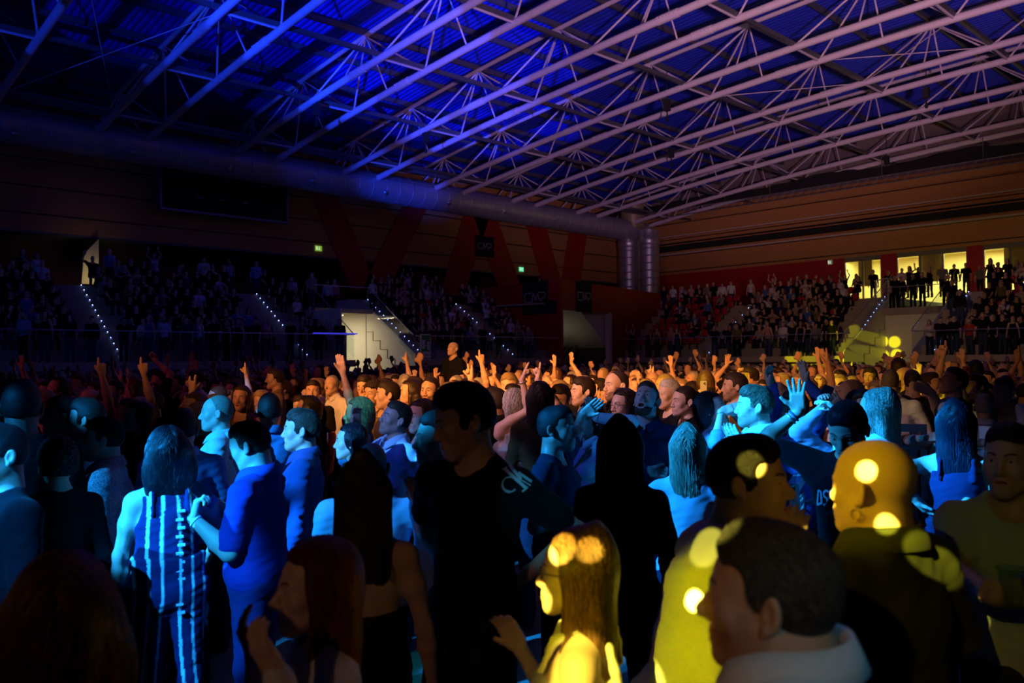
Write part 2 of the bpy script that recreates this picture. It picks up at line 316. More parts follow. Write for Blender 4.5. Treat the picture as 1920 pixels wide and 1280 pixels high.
# corner block: red walls, portal
MB().prism([(33.6, 31.5, 0), (33.6, 39, 0), (33.6, 39, 6.4), (33.6, 31.5, 6.4)], (.15, 0, 0)).build('wall_corner_left', REDP, **S)
def cw(t): return np.array([33.75+t*.979, 31.5+t*.2, 0])   # skewed corner wall
cdir = np.array([.979, .2, 0]); cn = np.array([-.2, .979, 0])
pb = MB()
pb.prism([cw(0)+(0, 0, 4.75), cw(13)+(0, 0, 4.75), cw(13)+(0, 0, 6.4), cw(0)+(0, 0, 6.45)], cn*.15)
pb.prism([cw(5.6), cw(13), cw(13)+(0, 0, 4.76), cw(5.6)+(0, 0, 4.76)], cn*.15)
pb.prism([cw(0), cw(.12), cw(.12)+(0, 0, 4.76), cw(0)+(0, 0, 4.76)], cn*.15)
pb.build('wall_corner_right', REDP, **S)
MB().prism([cw(5.45)-cn*.05, cw(5.75)-cn*.05, cw(5.75)-cn*.05+(0, 0, 4.8), cw(5.45)-cn*.05+(0, 0, 4.8)], cn*.3).build('door_frame_portal', WHITEP, **S)
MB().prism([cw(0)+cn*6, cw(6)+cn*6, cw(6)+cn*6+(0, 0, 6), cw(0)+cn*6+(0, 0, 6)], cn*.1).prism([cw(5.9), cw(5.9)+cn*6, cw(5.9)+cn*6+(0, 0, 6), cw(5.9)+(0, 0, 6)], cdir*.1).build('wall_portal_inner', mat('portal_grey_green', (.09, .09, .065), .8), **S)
so = MB(); so.prism([cw(2.0)+cn*5.8+(0, 0, 5.1), cw(6)+cn*5.8+(0, 0, 2.6), cw(6)+cn*5.8+(0, 0, 5.1)], -cn*5.5); so.build('ceiling_portal_soffit', WHITEP, **S)
MB().prism([cw(0)+cn*.2+(0, 0, 5.1), cw(20)+cn*.2+(0, 0, 5.1), cw(20)+cn*8+(0, 0, 5.1), cw(0)+cn*8+(0, 0, 5.1)], (0, 0, .1)).build('floor_corner_block', CONC, **S)
l = bpy.data.lights.new('portal_light', 'AREA'); l.size = 1.2; l.energy = 3; l.color = (1, .92, .6)
o = bpy.data.objects.new('portal_light', l); COL.objects.link(o); o.location = cw(3.0)+cn*2.5+np.array([0, 0, 2.2]); o.rotation_euler = (math.pi, 0, 0)
# stairs inside the portal
st = empty('staircase', cw(2.4)+cn*2.4, math.atan2(.2, .979), label='grey stair flight with handrail inside the corner portal', cat='stairs')
MB().prism([(-.9, 0, .2), (3.3, 0, 2.9), (3.3, 0, 2.5), (-.3, 0, .1)], (0, .08, 0)).build('stringer', CONC, st)
MB().prism([(-.9, 1.2, .2), (3.3, 1.2, 2.9), (3.3, 1.2, 2.5), (-.3, 1.2, .1)], (0, .08, 0)).build('stringer', CONC, st)
tr = MB()
for i in range(14): tr.box((-.8+i*.3, 0.05, .2+i*.19), (-.5+i*.3, 1.2, .24+i*.19))
tr.build('tread', CONCD, st)
MB().tube([(-.9, 0, 1.2), (3.3, 0, 3.9)], .03).tube([(-.9, 0, .7), (3.3, 0, 3.4)], .015).tube([(-.9, 0, .2), (-.9, 0, 1.2)], .025).tube([(1.2, 0, 1.5), (1.2, 0, 2.55)], .025).build('handrail', ALU, st)
def stand_right(y0, y1):
    b = MB(); b.box((40, y0, 1.75), (41.1, y1, 2.05))
    for i in range(NROW):
        x = 41.1+i*.72; z = 2.05+.45*(i+1); b.box((x, y0, z-.5), (x+.72, y1, z))
    b.box((41.1+NROW*.72, y0, 4.8), (54, y1, 5.2)); b.box((40.9, y0, 0), (41.1, y1, 1.8))
    return b.build('floor_stand_right', CONC, **S)
sr1 = stand_right(18.45, 33.6); sr2 = stand_right(-14, 15.2)
MB().box((44.8, 15.2, 4.2), (54, 18.45, 4.56)).build('floor_bridge_right', CONC, **S)
MB().box((45.0, 15.2, 0), (45.2, 18.45, 4.3)).build('wall_passage_right', WHITEP, **S)
MB().prism([(40.9, 18.4, 0), (47, 18.4, 0), (47, 18.4, 5.4), (46, 18.4, 5.4), (40, 18.4, 2.25), (40, 18.4, 1.75), (40.9, 18.4, 1.75)], (0, .05, 0)).build('wall_stair_side_right', WHITEP, **S)
MB().prism([(40.9, 15.2, 0), (47, 15.2, 0), (47, 15.2, 5.4), (46, 15.2, 5.4), (40, 15.2, 2.25), (40, 15.2, 1.75), (40.9, 15.2, 1.75)], (0, -.05, 0)).build('wall_stair_side_right_far', WHITEP, **S)
g = MB(); g.box((44.96, 16.6, 0), (45.0, 16.63, 1.9)).box((44.96, 15.8, 1.9), (45.0, 17.3, 1.93)).box((44.94, 16.45, 1.75), (45.0, 16.5, 1.9)).box((44.94, 16.75, 1.75), (45.0, 16.8, 1.9)).build('trim_5', STEELD, **S)
g = MB()
for i in range(7):
    x_ = 40.9+i*.66; z_ = 1.3+i*.42; g.box((x_, 18.385, z_), (x_+.66, 18.4, z_+.02)).box((x_+.64, 18.385, z_), (x_+.66, 18.4, z_+.42))
g.build('trim_7', STEELD, **S)
MB().box((20.3, 31.5, 1.75), (20.32, 32, 2.05)).build('trim_6', CONC, **S)
# ------------------------------------------------------------------ glass railings (front rails and bridge rails)
def railing(p0, p1, h, label, posts=1.6, z0=None, z1=None):
    p0 = np.array(p0, float); p1 = np.array(p1, float); L = np.linalg.norm(p1-p0); n = max(1, round(L/posts))
    root = empty('glass_railing', p0, label=label, cat='railing', group='glass railings of the stands')
    d = p1-p0; up = np.array([0, 0, h]); dn = d/L; nn = np.cross(dn, (0, 0, 1)); nn /= np.linalg.norm(nn)
    MB().tube([up, d+up], .022, 8).build('handrail', ALU, root)
    for i in range(n):
        a = d*(i/n)+dn*.02; c = d*((i+1)/n)-dn*.02
        MB().prism([a+(0, 0, .02), c+(0, 0, .02), c+up*.97, a+up*.97], nn*.012).build('glass_pane', GLASS, root)
    return root
railing((-6, 31.55, 2.05), (20.3, 31.55, 2.05), 1.12, 'long glass railing along the front of the dark left stand')
railing((23.7, 31.55, 2.05), (33.5, 31.55, 2.05), 1.12, 'glass railing along the front of the stand between the white stairs and the red corner')
railing((40.05, 33.2, 2.05), (40.05, 18.45, 2.05), 1.12, 'glass railing along the front of the right stand under the red wall')
railing((40.05, 15.2, 2.05), (40.05, -14, 2.05), 1.12, 'glass railing along the front of the stand at the right edge of the photo')
railing((20.3, 35.05, 4.55), (23.6, 35.05, 4.55), 1.1, 'glass railing on the bridge over the white passage')
railing((44.85, 18.38, 4.56), (44.85, 15.3, 4.56), 1.1, 'glass railing on the balcony above the yellow light circles')
railing((23.58, 31.6, 2.1), (23.58, 35.1, 4.4), 1.1, 'sloping glass railing beside the white stairs')
railing((40.1, 18.42, 2.25), (46.0, 18.42, 5.4), 1.0, 'sloping glass railing beside the stairs lit by blue dots')
railing((40.1, 15.2, 2.25), (46.0, 15.2, 5.4), 1.0, 'sloping glass railing right of the yellow light circles')
railing((20.28, 31.6, 2.1), (20.28, 35.1, 4.4), 1.1, 'sloping glass railing in front of the green lit passage glass')
bl = MB()
gr = empty('balustrade', (46.2, 18.7, 5.2), label='white bar balustrade at the top of the blue dotted stairs', cat='railing')
MB().tube([(0, 0, 0), (0, 0, 1.05), (.1, .1, 1.1), (1.6, 1.6, 1.1)], .03).build('handrail', WHITEP, gr)
for i in range(10): MB().tube([(.1+.16*i, .1+.16*i, 0), (.1+.16*i, .1+.16*i, 1.08)], .012, 6).build('baluster', WHITEP, gr)
# stairs in the stands + LED dots
LEDM = mat('blue_white_led', (.5, .6, 1), .4, emit=(.25, .35, 1), estr=14)
def aisle(axis, c, lab, w=.9, leds=1, side=1):
    root = empty('aisle_stairs', (0, 0, 0), label=lab, cat='stairs', group='concrete aisle stairs of the stands')
    b = MB(); L = []
    for i in range(NROW*2):
        t = i*.36; z = 2.05+.225*(i+1)
        if i % 2 == 0:
            if axis == 'x': b.box((41.1+t-.36, c-w/2, z-.225), (41.1+t, c+w/2, z))
            else: b.box((c-w/2, 32.6+t-.36, z-.225), (c+w/2, 32.6+t, z))
        if axis == 'x': L.append((41.08+t-.36, c+side*(w/2-.04), z+.02))
        else: L.append((c+side*(w/2-.04), 32.58+t-.36, z+.02))
    b.build('steps', CONC, root)
    for q in L[::leds]:
        e = MB().lathe([(0, .02), (.012, .015), (.018, 0), (.0, 0)], q, 8); e.build('led_dot', LEDM, root)
    return root
aisle('y', 10.2, 'aisle stairs with blue dots in the left stand below the lit slot')
aisle('y', 17.9, 'aisle stairs with blue dots in the left stand below the green exit sign')
aisle('y', 24.15, 'aisle stairs with blue dots right of the white stair wall')
aisle('y', 30.2, 'aisle stairs with blue dots left of the red corner wall')
aisle('x', 27.0, 'aisle stairs with blue dots in the middle of the right stand', side=-1)
aisle('x', 18.98, 'aisle stairs with blue dots beside the yellow light circles', side=-1)
aisle('x', 14.0, 'aisle stairs with blue dots next to the stand at the right edge', side=1)
# ------------------------------------------------------------------ seats
SEATM = mat('red_plastic_seat', (.5, .012, .015), .4)
def seat_proto():
    r = empty('stadium_seat', (0, 0, 0), label='red plastic stadium seat', cat='seat')
    b = MB(); P = [(-.21, -.05, .38), (-.21, .3, .36), (.21, .3, .36), (.21, -.05, .38)]
    b.add([(-.2, -.18, .40), (-.22, 0, .37), (-.2, .2, .38), (.2, -.18, .40), (.22, 0, .37), (.2, .2, .38), (-.2, -.18, .36), (.2, -.18, .36), (-.2, .2, .34), (.2, .2, .34)],
          [(0, 3, 4, 1), (1, 4, 5, 2), (6, 7, 3, 0), (6, 8, 9, 7), (0, 1, 2, 8, 6), (3, 7, 9, 5, 4)])
    b.build('seat_pan', SEATM, r, True)
    V = []; m = 8
    for j in range(5):
        for i in range(m):
            u = i/(m-1)*2-1; h = j/4
            V.append((u*(.22-.04*h*h), .2+.05*h-.03*(1-u*u)+.02, .38+h*.36*(1-.12*u*u*(h > .9))))
    b = MB().add(V, [(j*m+i, j*m+i+1, (j+1)*m+i+1, (j+1)*m+i) for j in range(4) for i in range(m-1)])
    o = b.build('backrest', SEATM, r, True); md = o.modifiers.new('s', 'SOLIDIFY'); md.thickness = .025
    MB().box((-.03, .1, .0), (.03, .16, .37)).box((-.12, .02, 0), (.12, .2, .02)).build('bracket', STEELD, r)
    return r
seat0 = seat_proto(); seat_used = [False]
def copy_tree(o, parent=None):
    c = o.copy(); COL.objects.link(c); c.parent = parent
    for ch in o.children: copy_tree(ch, c)
    return c
rs = random.Random(5)
SEATS = []
def add_seat(x, y, z, rot, lab):
    o = seat0 if not seat_used[0] else copy_tree(seat0); seat_used[0] = True
    o.location = (x, y, z); o.rotation_euler = (0, 0, rot); o['label'] = lab; o['group'] = 'red seats of the stands'
    SEATS.append(o)
# ------------------------------------------------------------------ roof trusses
YN = [41.9-5.2*i for i in range(9)]
def xb(y, dz=0): return zch(y)+dz
def truss(k, xc, lab):
    r = empty('roof_truss', (xc, 0, 0), label=lab, cat='roof truss', group='arched white tube trusses of the roof')
    yy = [42-2.*i for i in range(23)]
    for s in (-1.08, 1.08):
        MB().tube([(s, y, zch(y)) for y in yy], .145, 12).build('bottom_chord', STEEL, r, True)
    MB().tube([(0, y, zch(y)+2.15) for y in yy], .10, 10).build('top_chord', STEEL, r, True)
    jw = random.Random(k)
    for i, y in enumerate(YN):
        MB().tube([(-1.08, y, zch(y)), (1.08, y, zch(y))], .05, 6).build('cross_strut', STEEL, r)
        for s in (-1.08, 1.08):
            for d in (-2.6, 2.6):
                if y+d > 42: continue
                MB().tube([(s, y, zch(y)+.05), (0, y+d, zch(y+d)+2.1)], .042, 6).build('diagonal_brace', STEEL, r)
            if y-2.6 > -4:
                MB().tube([(s, y-2.6, zch(y-2.6)+.05), (0, y-2.6, zch(y-2.6)+2.1)], .035, 6).build('hanger_post', STEEL, r)
        # sleeve with bolts at chord splice
    for s in (-1.08, 1.08):
        for y in (38.2, 27.8, 17.4, 7.0):
            sl = MB().tube([(s, y-.45, zch(y-.45)), (s, y+.45, zch(y+.45))], .165, 12)
            for q in range(6): sl.box((s-.19, y-.4+q*.15, zch(y)-.03), (s+.19, y-.36+q*.15, zch(y)+.03))
            sl.build('splice_collar', STEEL, r)
    return r
XT = [6.6, 12.9, 19.2, 25.4, 31.7, 38.0, 44.3, 50.6]
TL = ['arched roof truss nearest the camera at the upper left corner', 'second arched roof truss from the left, its chords blue', 'third arched roof truss, half blue and half pink, over the bright blue roof patch',
      'fourth arched roof truss crossing the middle of the roof', 'fifth arched roof truss, pink, just right of the middle', 'sixth arched roof truss, dim pink, third from the far gable',
      'seventh arched roof truss, second from the far gable', 'arched roof truss farthest away, right in front of the gable']
for k, (x_, t_) in enumerate(zip(XT, TL)): truss(k, x_, t_)
for j, y in enumerate(YN[:8]):
    MB().box((-11, y-.07, zch(y)+.05), (53.9, y+.07, zch(y)+.22)).build('roof_strut', STEELD, label='dark strut running across all trusses, number %s from the left wall' % ['one', 'two', 'three', 'four', 'five', 'six', 'seven', 'eight'][j], cat='strut', group='struts across the trusses')
NUM = ['first', 'second', 'third', 'fourth', 'fifth', 'sixth', 'seventh', 'eighth', 'ninth', 'tenth', 'eleventh', 'twelfth', 'thirteenth', 'fourteenth', 'fifteenth', 'sixteenth', 'seventeenth']
for j in range(17):
    y = 42.-2.6*j
    MB().box((-11, y-.06, zdk(y)-.26), (54, y+.06, zdk(y)-.03)).build('roof_purlin', STEELD, label='dark roof purlin under the blue sheet, %s from the left wall' % NUM[j], cat='purlin', group='roof purlins')
for j, (a, b_, c, d) in enumerate([((31.7+1.08, 10.7), (38-1.08, 15.9), 0, 0), ((31.7+1.08, 15.9), (38-1.08, 10.7), 0, 0), ((31.7+1.08, 15.9), (38-1.08, 21.1), 0, 0), ((31.7+1.08, 21.1), (38-1.08, 15.9), 0, 0), ((31.7+1.08, 21.1), (38-1.08, 26.3), 0, 0), ((6.6+1.08, 36.7), (12.9-1.08, 26.3), 0, 0), ((12.9-1.08, 36.7), (6.6+1.08, 26.3), 0, 0)]):
    MB().tube([(a[0], a[1], zch(a[1])), (b_[0], b_[1], zch(b_[1]))], .018, 5).build('bracing_cable', STEEL, label='thin diagonal bracing cable between two roof trusses, ' + ('crossing pair nearest the camera, first', 'crossing pair nearest the camera, second', 'middle crossing, first', 'middle crossing, second', 'end nearest the left wall', 'left corner crossing, first', 'left corner crossing, second')[j], cat='cable', group='roof bracing cables')
# ------------------------------------------------------------------ ducts
def duct_profile(n, r, rib=.015, step=.9):
    p = []
    for i in range(n): p += [(r, i*step), (r, i*step+.04), (r, i*step+.08), (r, (i+1)*step-.12), (r, (i+1)*step-.08), (r, (i+1)*step-.05), (r+rib, (i+1)*step-.04), (r+rib, (i+1)*step-.01)]
    return p
du = empty('air_duct', (-8, 39.4, 12.15), label='huge round galvanised air duct running along the left wall below the roof', cat='duct')
MB().lathe(duct_profile(66, .8, .02, .9), (0, 0, 0), 28, (1, 0, -.008)).build('duct_pipe', mat('duct_pipe_paint', (.42, .42, .46), .4, .35, .15, 2, .05, 10), du, True)
for i in range(11):
    x_ = 12+i*4.6
    MB().lathe([(0, -.02), (.14, 0), (.17, .05), (.13, .16), (0, .16)], (x_, -.62, -.62), 12, (0, -.7, -.7)).build('air_nozzle', ZINC, du, True)
MB().tube([(-2, -.85, .35), (58, -.85, -.12)], .012, 5).tube([(-2, -.83, .5), (58, -.83, .02)], .012, 5).build('cable_run', ALU, du)
MB().box((-8, 38.2, 12.75), (54, 38.3, 12.95)).build('cable_tray', STEELD, label='dark cable tray hanging in front of the big duct', cat='cable tray')
MB().tube([(-8, 40.6, 13.25), (53, 40.6, 12.6)], .2, 10).build('roof_edge_pipe', STEELD, label='dark pipe above the big duct along the left wall', cat='pipe')
for (x, y, zt) in ((50, 39.65, 11.2), (50, 37.75, 11.4)):
    dv = empty('vertical_duct', (x, y, 5.2), label='round metal duct rising in the corner, %s of the two' % ('left' if y > 39 else 'right'), cat='duct', group='pair of corner ducts')
    MB().lathe(duct_profile(10, .78, .02, .55), (0, 0, 0), 28).build('duct_pipe', ZINC, dv, True)
    MB().lathe([(.78, 0), (.83, .05), (.83, .5), (.78, .6), (.78, 1.1)], (0, 0, 5.2), 28).build('duct_cap', ZINC, dv, True)
dd = MB().lathe(duct_profile(2, .95, .02, 1.0), (50, 39.3, 11.9), 28, (0, -.1, 1)).build('duct_elbow', mat('ochre_duct', (.4, .33, .18), .5, .3), smooth=True, label='short thick duct going up into the roof above the corner ducts', cat='duct')
# ------------------------------------------------------------------ lighting truss before the right wall
lt = empty('hanging_truss', (50, 0, 12.3), label='thin horizontal ladder truss with black drape hanging before the right wall', cat='truss')
for nm, dy, dz in (('bottom_chord', 0, 0), ('top_chord', 0, .45)):
    MB().tube([(0, 42, dz), (0, -14, dz)], .03, 6).build(nm, ALU, lt)
bb = MB()
for i in range(90): bb.tube([(0, 42-i*.6, 0), (0, 41.7-i*.6, .45)], .013, 4, False)
bb.build('lattice', ALU, lt)
V = []; rr = random.Random(2); nn_ = 120
pts = [(0, 42-i*.45, .5) for i in range(nn_)]
dr = MB(); top = [.55+.12*math.sin(i*.35)+rr.random()*.12 for i in range(nn_)]
for i in range(nn_-1): dr.prism([pts[i], pts[i+1], (0, pts[i+1][1], .45+top[i+1]), (0, pts[i][1], .45+top[i])], (.15, 0, 0))
dr.build('gathered_drape', BLACK, lt)
for y in (31.2, 27.8, 20.5, 15.0): MB().tube([(0, y, .5), (0, y, 2.2)], .02, 5).build('hoist_cable', STEELD, lt)
for (x, y, z, hl) in ((18.1, 31, 12.9, 'third truss at the left'), (30.6, 22, 13.6, 'fifth truss'), (36.9, 26.3, 13.3, 'sixth truss'), (39.1, 14, 14.1, 'sixth truss at the right edge'), (24.3, 31.5, 12.9, 'fourth truss'), (49.5, 20, 13.8, 'truss before the gable')):
    h = MB().box((-.12, -.12, -.5), (.12, .12, 0)).tube([(0, 0, 0), (0, 0, 1.3)], .02, 5).tube([(0, 0, -.5), (0, 0, -.75)], .035, 6).box((-.05, -.05, -.95), (.05, .05, -.75))
    o = h.build('chain_hoist', RUB, label='black chain hoist hanging under the ' + hl, cat='hoist', group='chain hoists in the roof'); o.location = (x, y, z)
# ------------------------------------------------------------------ scoreboard
FR = mat('scoreboard_frame', (.25, .25, .4), .5, .5)
sb = empty('scoreboard', (15.44, 41.2, 9.6), label='large dark scoreboard hanging on the left wall below the duct', cat='scoreboard')
MB().box((0, 0, 0), (6.8, .3, 2.1)).build('display_panel', BLACK, sb)
fb = MB(); fb.box((-.06, -.05, -.06), (.04, .3, 3.1)).box((6.76, -.05, -.06), (6.86, .3, 2.95)).box((-.06, -.05, -.08), (6.86, .3, .02)).build('frame', FR, sb)
def text(s, loc, size, m, rot, parent=None, name='lettering', ext=.003, width=None, align='LEFT', shear=0):
    c = bpy.data.curves.new(name, 'FONT'); c.body = s; c.size = size; c.extrude = ext; c.align_x = align; c.shear = shear
    o = bpy.data.objects.new(name, c); COL.objects.link(o)
    dg = bpy.context.evaluated_depsgraph_get(); me = bpy.data.meshes.new_from_object(o.evaluated_get(dg)); bpy.data.objects.remove(o)
    me.name = name; n = bpy.data.objects.new(name, me); COL.objects.link(n); me.materials.append(m)
    n.location = loc; n.rotation_euler = rot
    if parent: n.parent = parent
    return n
DIMT = mat('dim_lettering', (.16, .22, .4), .6)
RX = (math.pi/2, 0, 0)
text('PENALIZZATI', (.5, -.02, 1.72), .24, DIMT, RX, sb); text('PENALIZZATI', (4.9, -.02, 1.72), .24, DIMT, RX, sb)
text('TEMPO', (2.9, -.02, 1.75), .2, DIMT, RX, sb)
for i in range(3): MB().box((1.8+i*1.2, -.03, .7), (1.8+i*1.2+.3, -.0, .78)).build('digit_window', DIMT, sb)
# ------------------------------------------------------------------ banners with stroke logo
LOGO = mat('pale_grey_logo', (.5, .45, .46), .6)
def logo(parent, w, h, y, sc):
    """C M P built of thin strokes in the x-z plane"""
    t = .07*sc; D = .012
    def st(pts):
        b = MB()
        for (a, c) in zip(pts[:-1], pts[1:]):
            a = np.array(a)*sc; c = np.array(c)*sc; d = c-a; d = d/np.linalg.norm(d); n_ = np.array([-d[1], d[0]])*t/2; a2 = a-d*t*.4; c2 = c+d*t*.4
            b.prism([(a2[0]-n_[0]+w, y, a2[1]-n_[1]+h), (c2[0]-n_[0]+w, y, c2[1]-n_[1]+h), (c2[0]+n_[0]+w, y, c2[1]+n_[1]+h), (a2[0]+n_[0]+w, y, a2[1]+n_[1]+h)], (0, -D, 0))
        return b
    for nm, P in (('letter_c', [(.55, .52), (.12, .52), (0, .45), (0, .07), (.1, 0), (.5, 0)]), ('letter_m', [(.6, 0), (.72, .52), (.9, .05), (1.05, .52), (1.2, .08)]),
                  ('letter_p', [(1.28, 0), (1.42, .0), (1.3, .04), (1.36, .06)] if 0 else [(1.18, .52), (1.6, .52), (1.66, .42), (1.62, .2), (1.36, .18), (1.32, .0)])):
        st(P).build(nm, LOGO, parent)
def banner(loc, ang, w, h, lab, sc, step=False):
    r = empty('hanging_banner', loc, ang, label=lab, cat='banner', group='black banners with outlined letters')
    b = MB(); b.box((0, 0, -h), (w, .03, 0))
    if step: b.box((w, 0, -h), (w*1.32, .03, -h*.6))
    b.build('banner_cloth', BLACK, r); logo(r, w*.5-.83*sc, -h*.62, -.001, sc); return r
banner((33.52, 34.4, 6.42), -math.pi/2, 2.0, 1.85, 'black banner with pale outlined letters on the red corner wall, left one of two', 1.0, True)
p = cw(1.5)-cn*.06
banner((p[0], p[1], 6.45), math.atan2(.2, .979), 1.75, 1.75, 'black banner with pale outlined letters above the portal, right one of two', .9)
banner((36.4, 41.86, 10.35), 0, 1.7, 1.4, 'small black banner high on the left wall in front of the red A shape', .72)
# ------------------------------------------------------------------ exit signs
GRN = mat('exit_green_light', (.1, .6, .1), .4, emit=(.45, .9, .1), estr=.35); GRN2 = mat('exit_teal_light', (.1, .6, .3), .4, emit=(.1, .8, .45), estr=.9)
EWH = mat('exit_white_light', (.8, .9, .7), .4, emit=(.8, 1, .6), estr=.8)
def exit_sign(loc, ang, w, h, lab, m):
    r = empty('exit_sign', loc, ang, label=lab, cat='sign')
    MB().box((0, 0, 0), (w, .06, h)).build('sign_box', m, r)
    fb_ = MB(); fb_.box((w*.12, -.01, h*.2), (w*.3, 0, h*.85)).prism([(w*.55, -.01, h*.85), (w*.62, -.01, h*.85), (w*.62, -.01, h*.5), (w*.72, -.01, h*.2), (w*.66, -.01, h*.2), (w*.58, -.01, h*.42), (w*.5, -.01, h*.2), (w*.44, -.01, h*.2), (w*.54, -.01, h*.55)], (0, .008, 0)).build('running_figure', EWH, r)
exit_sign((24.4, 41.94, 8.3), 0, .42, .3, 'green exit sign glowing on the left wall above the stand', GRN)
exit_sign((40.6, 41.94, 8.2), 0, .4, .3, 'teal exit sign glowing on the wall left of the corner', GRN2)
exit_sign((53.9, 25.8, 8.2), -math.pi/2, .3, .3, 'small pale exit sign on the red wall left of the foyer windows', mat('exit_pale', (.5, .6, .5), .5, emit=(.4, .5, .4), estr=.15))
sg = empty('safety_sign', (23.86, 31.42, 2.0), label='white and green safety sign standing behind the glass right of the white stairs', cat='sign')
MB().box((0, 0, 0), (.6, .03, 1.25)).build('sign_board', WHITEP, sg)
MB().box((.06, -.01, .42), (.56, 0, 1.2)).build('green_field', mat('sign_green', (.06, .3, .06), .6), sg)
MB().box((.08, -.02, .55), (.24, -.01, .98)).box((.38, -.02, .5), (.5, -.01, .9)).prism([(.3, -.02, .65), (.42, -.02, .72), (.42, -.02, .78), (.3, -.02, .7)], (0, .008, 0)).build('pictogram', WHITEP, sg)
text('USCITA DI', (.07, -.012, .22), .11, STEELD, RX, sg); text('SICUREZZA', (.07, -.012, .06), .1, STEELD, RX, sg)
# blue stage glow on the rail end, put in as emission; no lamp there
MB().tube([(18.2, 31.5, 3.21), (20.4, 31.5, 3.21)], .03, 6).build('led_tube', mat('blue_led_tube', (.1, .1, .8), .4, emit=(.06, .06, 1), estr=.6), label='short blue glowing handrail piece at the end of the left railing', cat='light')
# ------------------------------------------------------------------ crowd barriers at the right
MESHP = mat('perforated_panel', (.3, .29, .28), .5, .5)
def barrier(x0, y0, d0, x1, y1, d1, lab):
    a = atZd(x0, y0, d0); c = atZd(x1, y1, d1); L = math.hypot(c[0]-a[0], c[1]-a[1]); z = (a[2]+c[2])/2
    r = empty('crowd_barrier', (a[0], a[1], 0), math.atan2(c[1]-a[1], c[0]-a[0]), label=lab, cat='barrier', group='steel crowd barriers')
    MB().box((0, -.02, z-.06), (L, .05, z)).build('top_rail', ALU, r)
    b = MB()
    for px in (0, L*.48, L-.05): b.box((px, -.02, 0), (px+.05, .04, z-.06))
    b.build('post', ALU, r)
    pn = MB(); n = 16; m = 14; W = L-.12; H = z-.4; s = W/n; t = H/m
    for i in range(n+1): pn.box((.05+i*s-.008, 0, .25), (.05+i*s+.008, .008, .25+H))
    for j in range(m+1): pn.box((.05, 0, .25+j*t-.008), (.05+W, .008, .25+j*t+.008))
    pn.build('mesh_panel', MESHP, r)
    MB().box((.05, -.01, z-.2), (L-.05, .03, z-.17)).build('lower_rail', ALU, r)
barrier(1675, 794, 6.6, 1738, 796, 6.5, 'steel crowd barrier right of the white shirted back')
barrier(1838, 800, 6.2, 1905, 802, 6.0, 'steel crowd barrier with mesh panel near the right edge')
barrier(1492, 915, 5.4, 1530, 840, 7.2, 'steel crowd barrier seen end on behind the raised bare arm')
# ------------------------------------------------------------------ figures: smooth blended volumes turned into one surface
def nrm(v):
    v = np.array(v, float); return v/(np.linalg.norm(v)+1e-12)
class Vol:
    """list of smoothly blended primitives"""
    def __init__(s): s.p = []
    def cone(s, a, b, ra, rb, k=.02, op=1): s.p.append(('c', np.array(a, float), np.array(b, float), ra, rb, k, op)); return s
    def ell(s, c, r, k=.02, R=None, op=1): s.p.append(('e', np.array(c, float), np.array(r, float), None if R is None else np.array(R, float), 0, k, op)); return s
    def rbox(s, c, h, rr, k=.01, R=None, op=1): s.p.append(('b', np.array(c, float), np.array(h, float), None if R is None else np.array(R, float), rr, k, op)); return s
    def half(s, c, n, k=.003): s.p.append(('h', np.array(c, float), nrm(n), None, 0, k, -1)); return s     # cut away the side n points to
def prim_d(p, P):
    t = p[0]
    if t == 'c':
        _, a, b, ra, rb, k, op = p; d = b-a; L2 = d@d+1e-12
        h = np.clip(((P-a)@d)/L2, 0, 1); q = P-a-h[..., None]*d
        return np.sqrt((q*q).sum(-1))-(ra+(rb-ra)*h)
    q = P-p[1]
    if t == 'h': return -(q@p[2])
    if p[3] is not None: q = q@p[3]
    if t == 'e':
        r = p[2]; k0 = np.sqrt(((q/r)**2).sum(-1)); k1 = np.sqrt(((q/(r*r))**2).sum(-1))+1e-9
        return k0*(k0-1)/k1
    q = np.abs(q)-p[2]; return np.sqrt((np.maximum(q, 0)**2).sum(-1))+np.minimum(q.max(-1), 0)-p[4]
def prim_box(p):
    if p[0] == 'c': r = max(p[3], p[4]); return np.minimum(p[1], p[2])-r, np.maximum(p[1], p[2])+r
    if p[0] == 'h': return np.full(3, -9.), np.full(3, 9.)
    r = p[2] if p[3] is None else np.full(3, np.linalg.norm(p[2])) if p[0] == 'b' else np.abs(p[3])@p[2]
    return p[1]-r-p[4], p[1]+r+p[4]
def comb(v, d, k, op):
    if op > 0:
        h = np.maximum(k-np.abs(v-d), 0)/k; return np.minimum(v, d)-h*h*k*.25
    d = -d; h = np.maximum(k-np.abs(v-d), 0)/k; return np.maximum(v, d)+h*h*k*.25
def vol_eval(vol, P):
    v = np.full(P.shape[:-1], 1.)
    for p in vol.p: v = comb(v, prim_d(p, P), p[5], p[6])
    return v
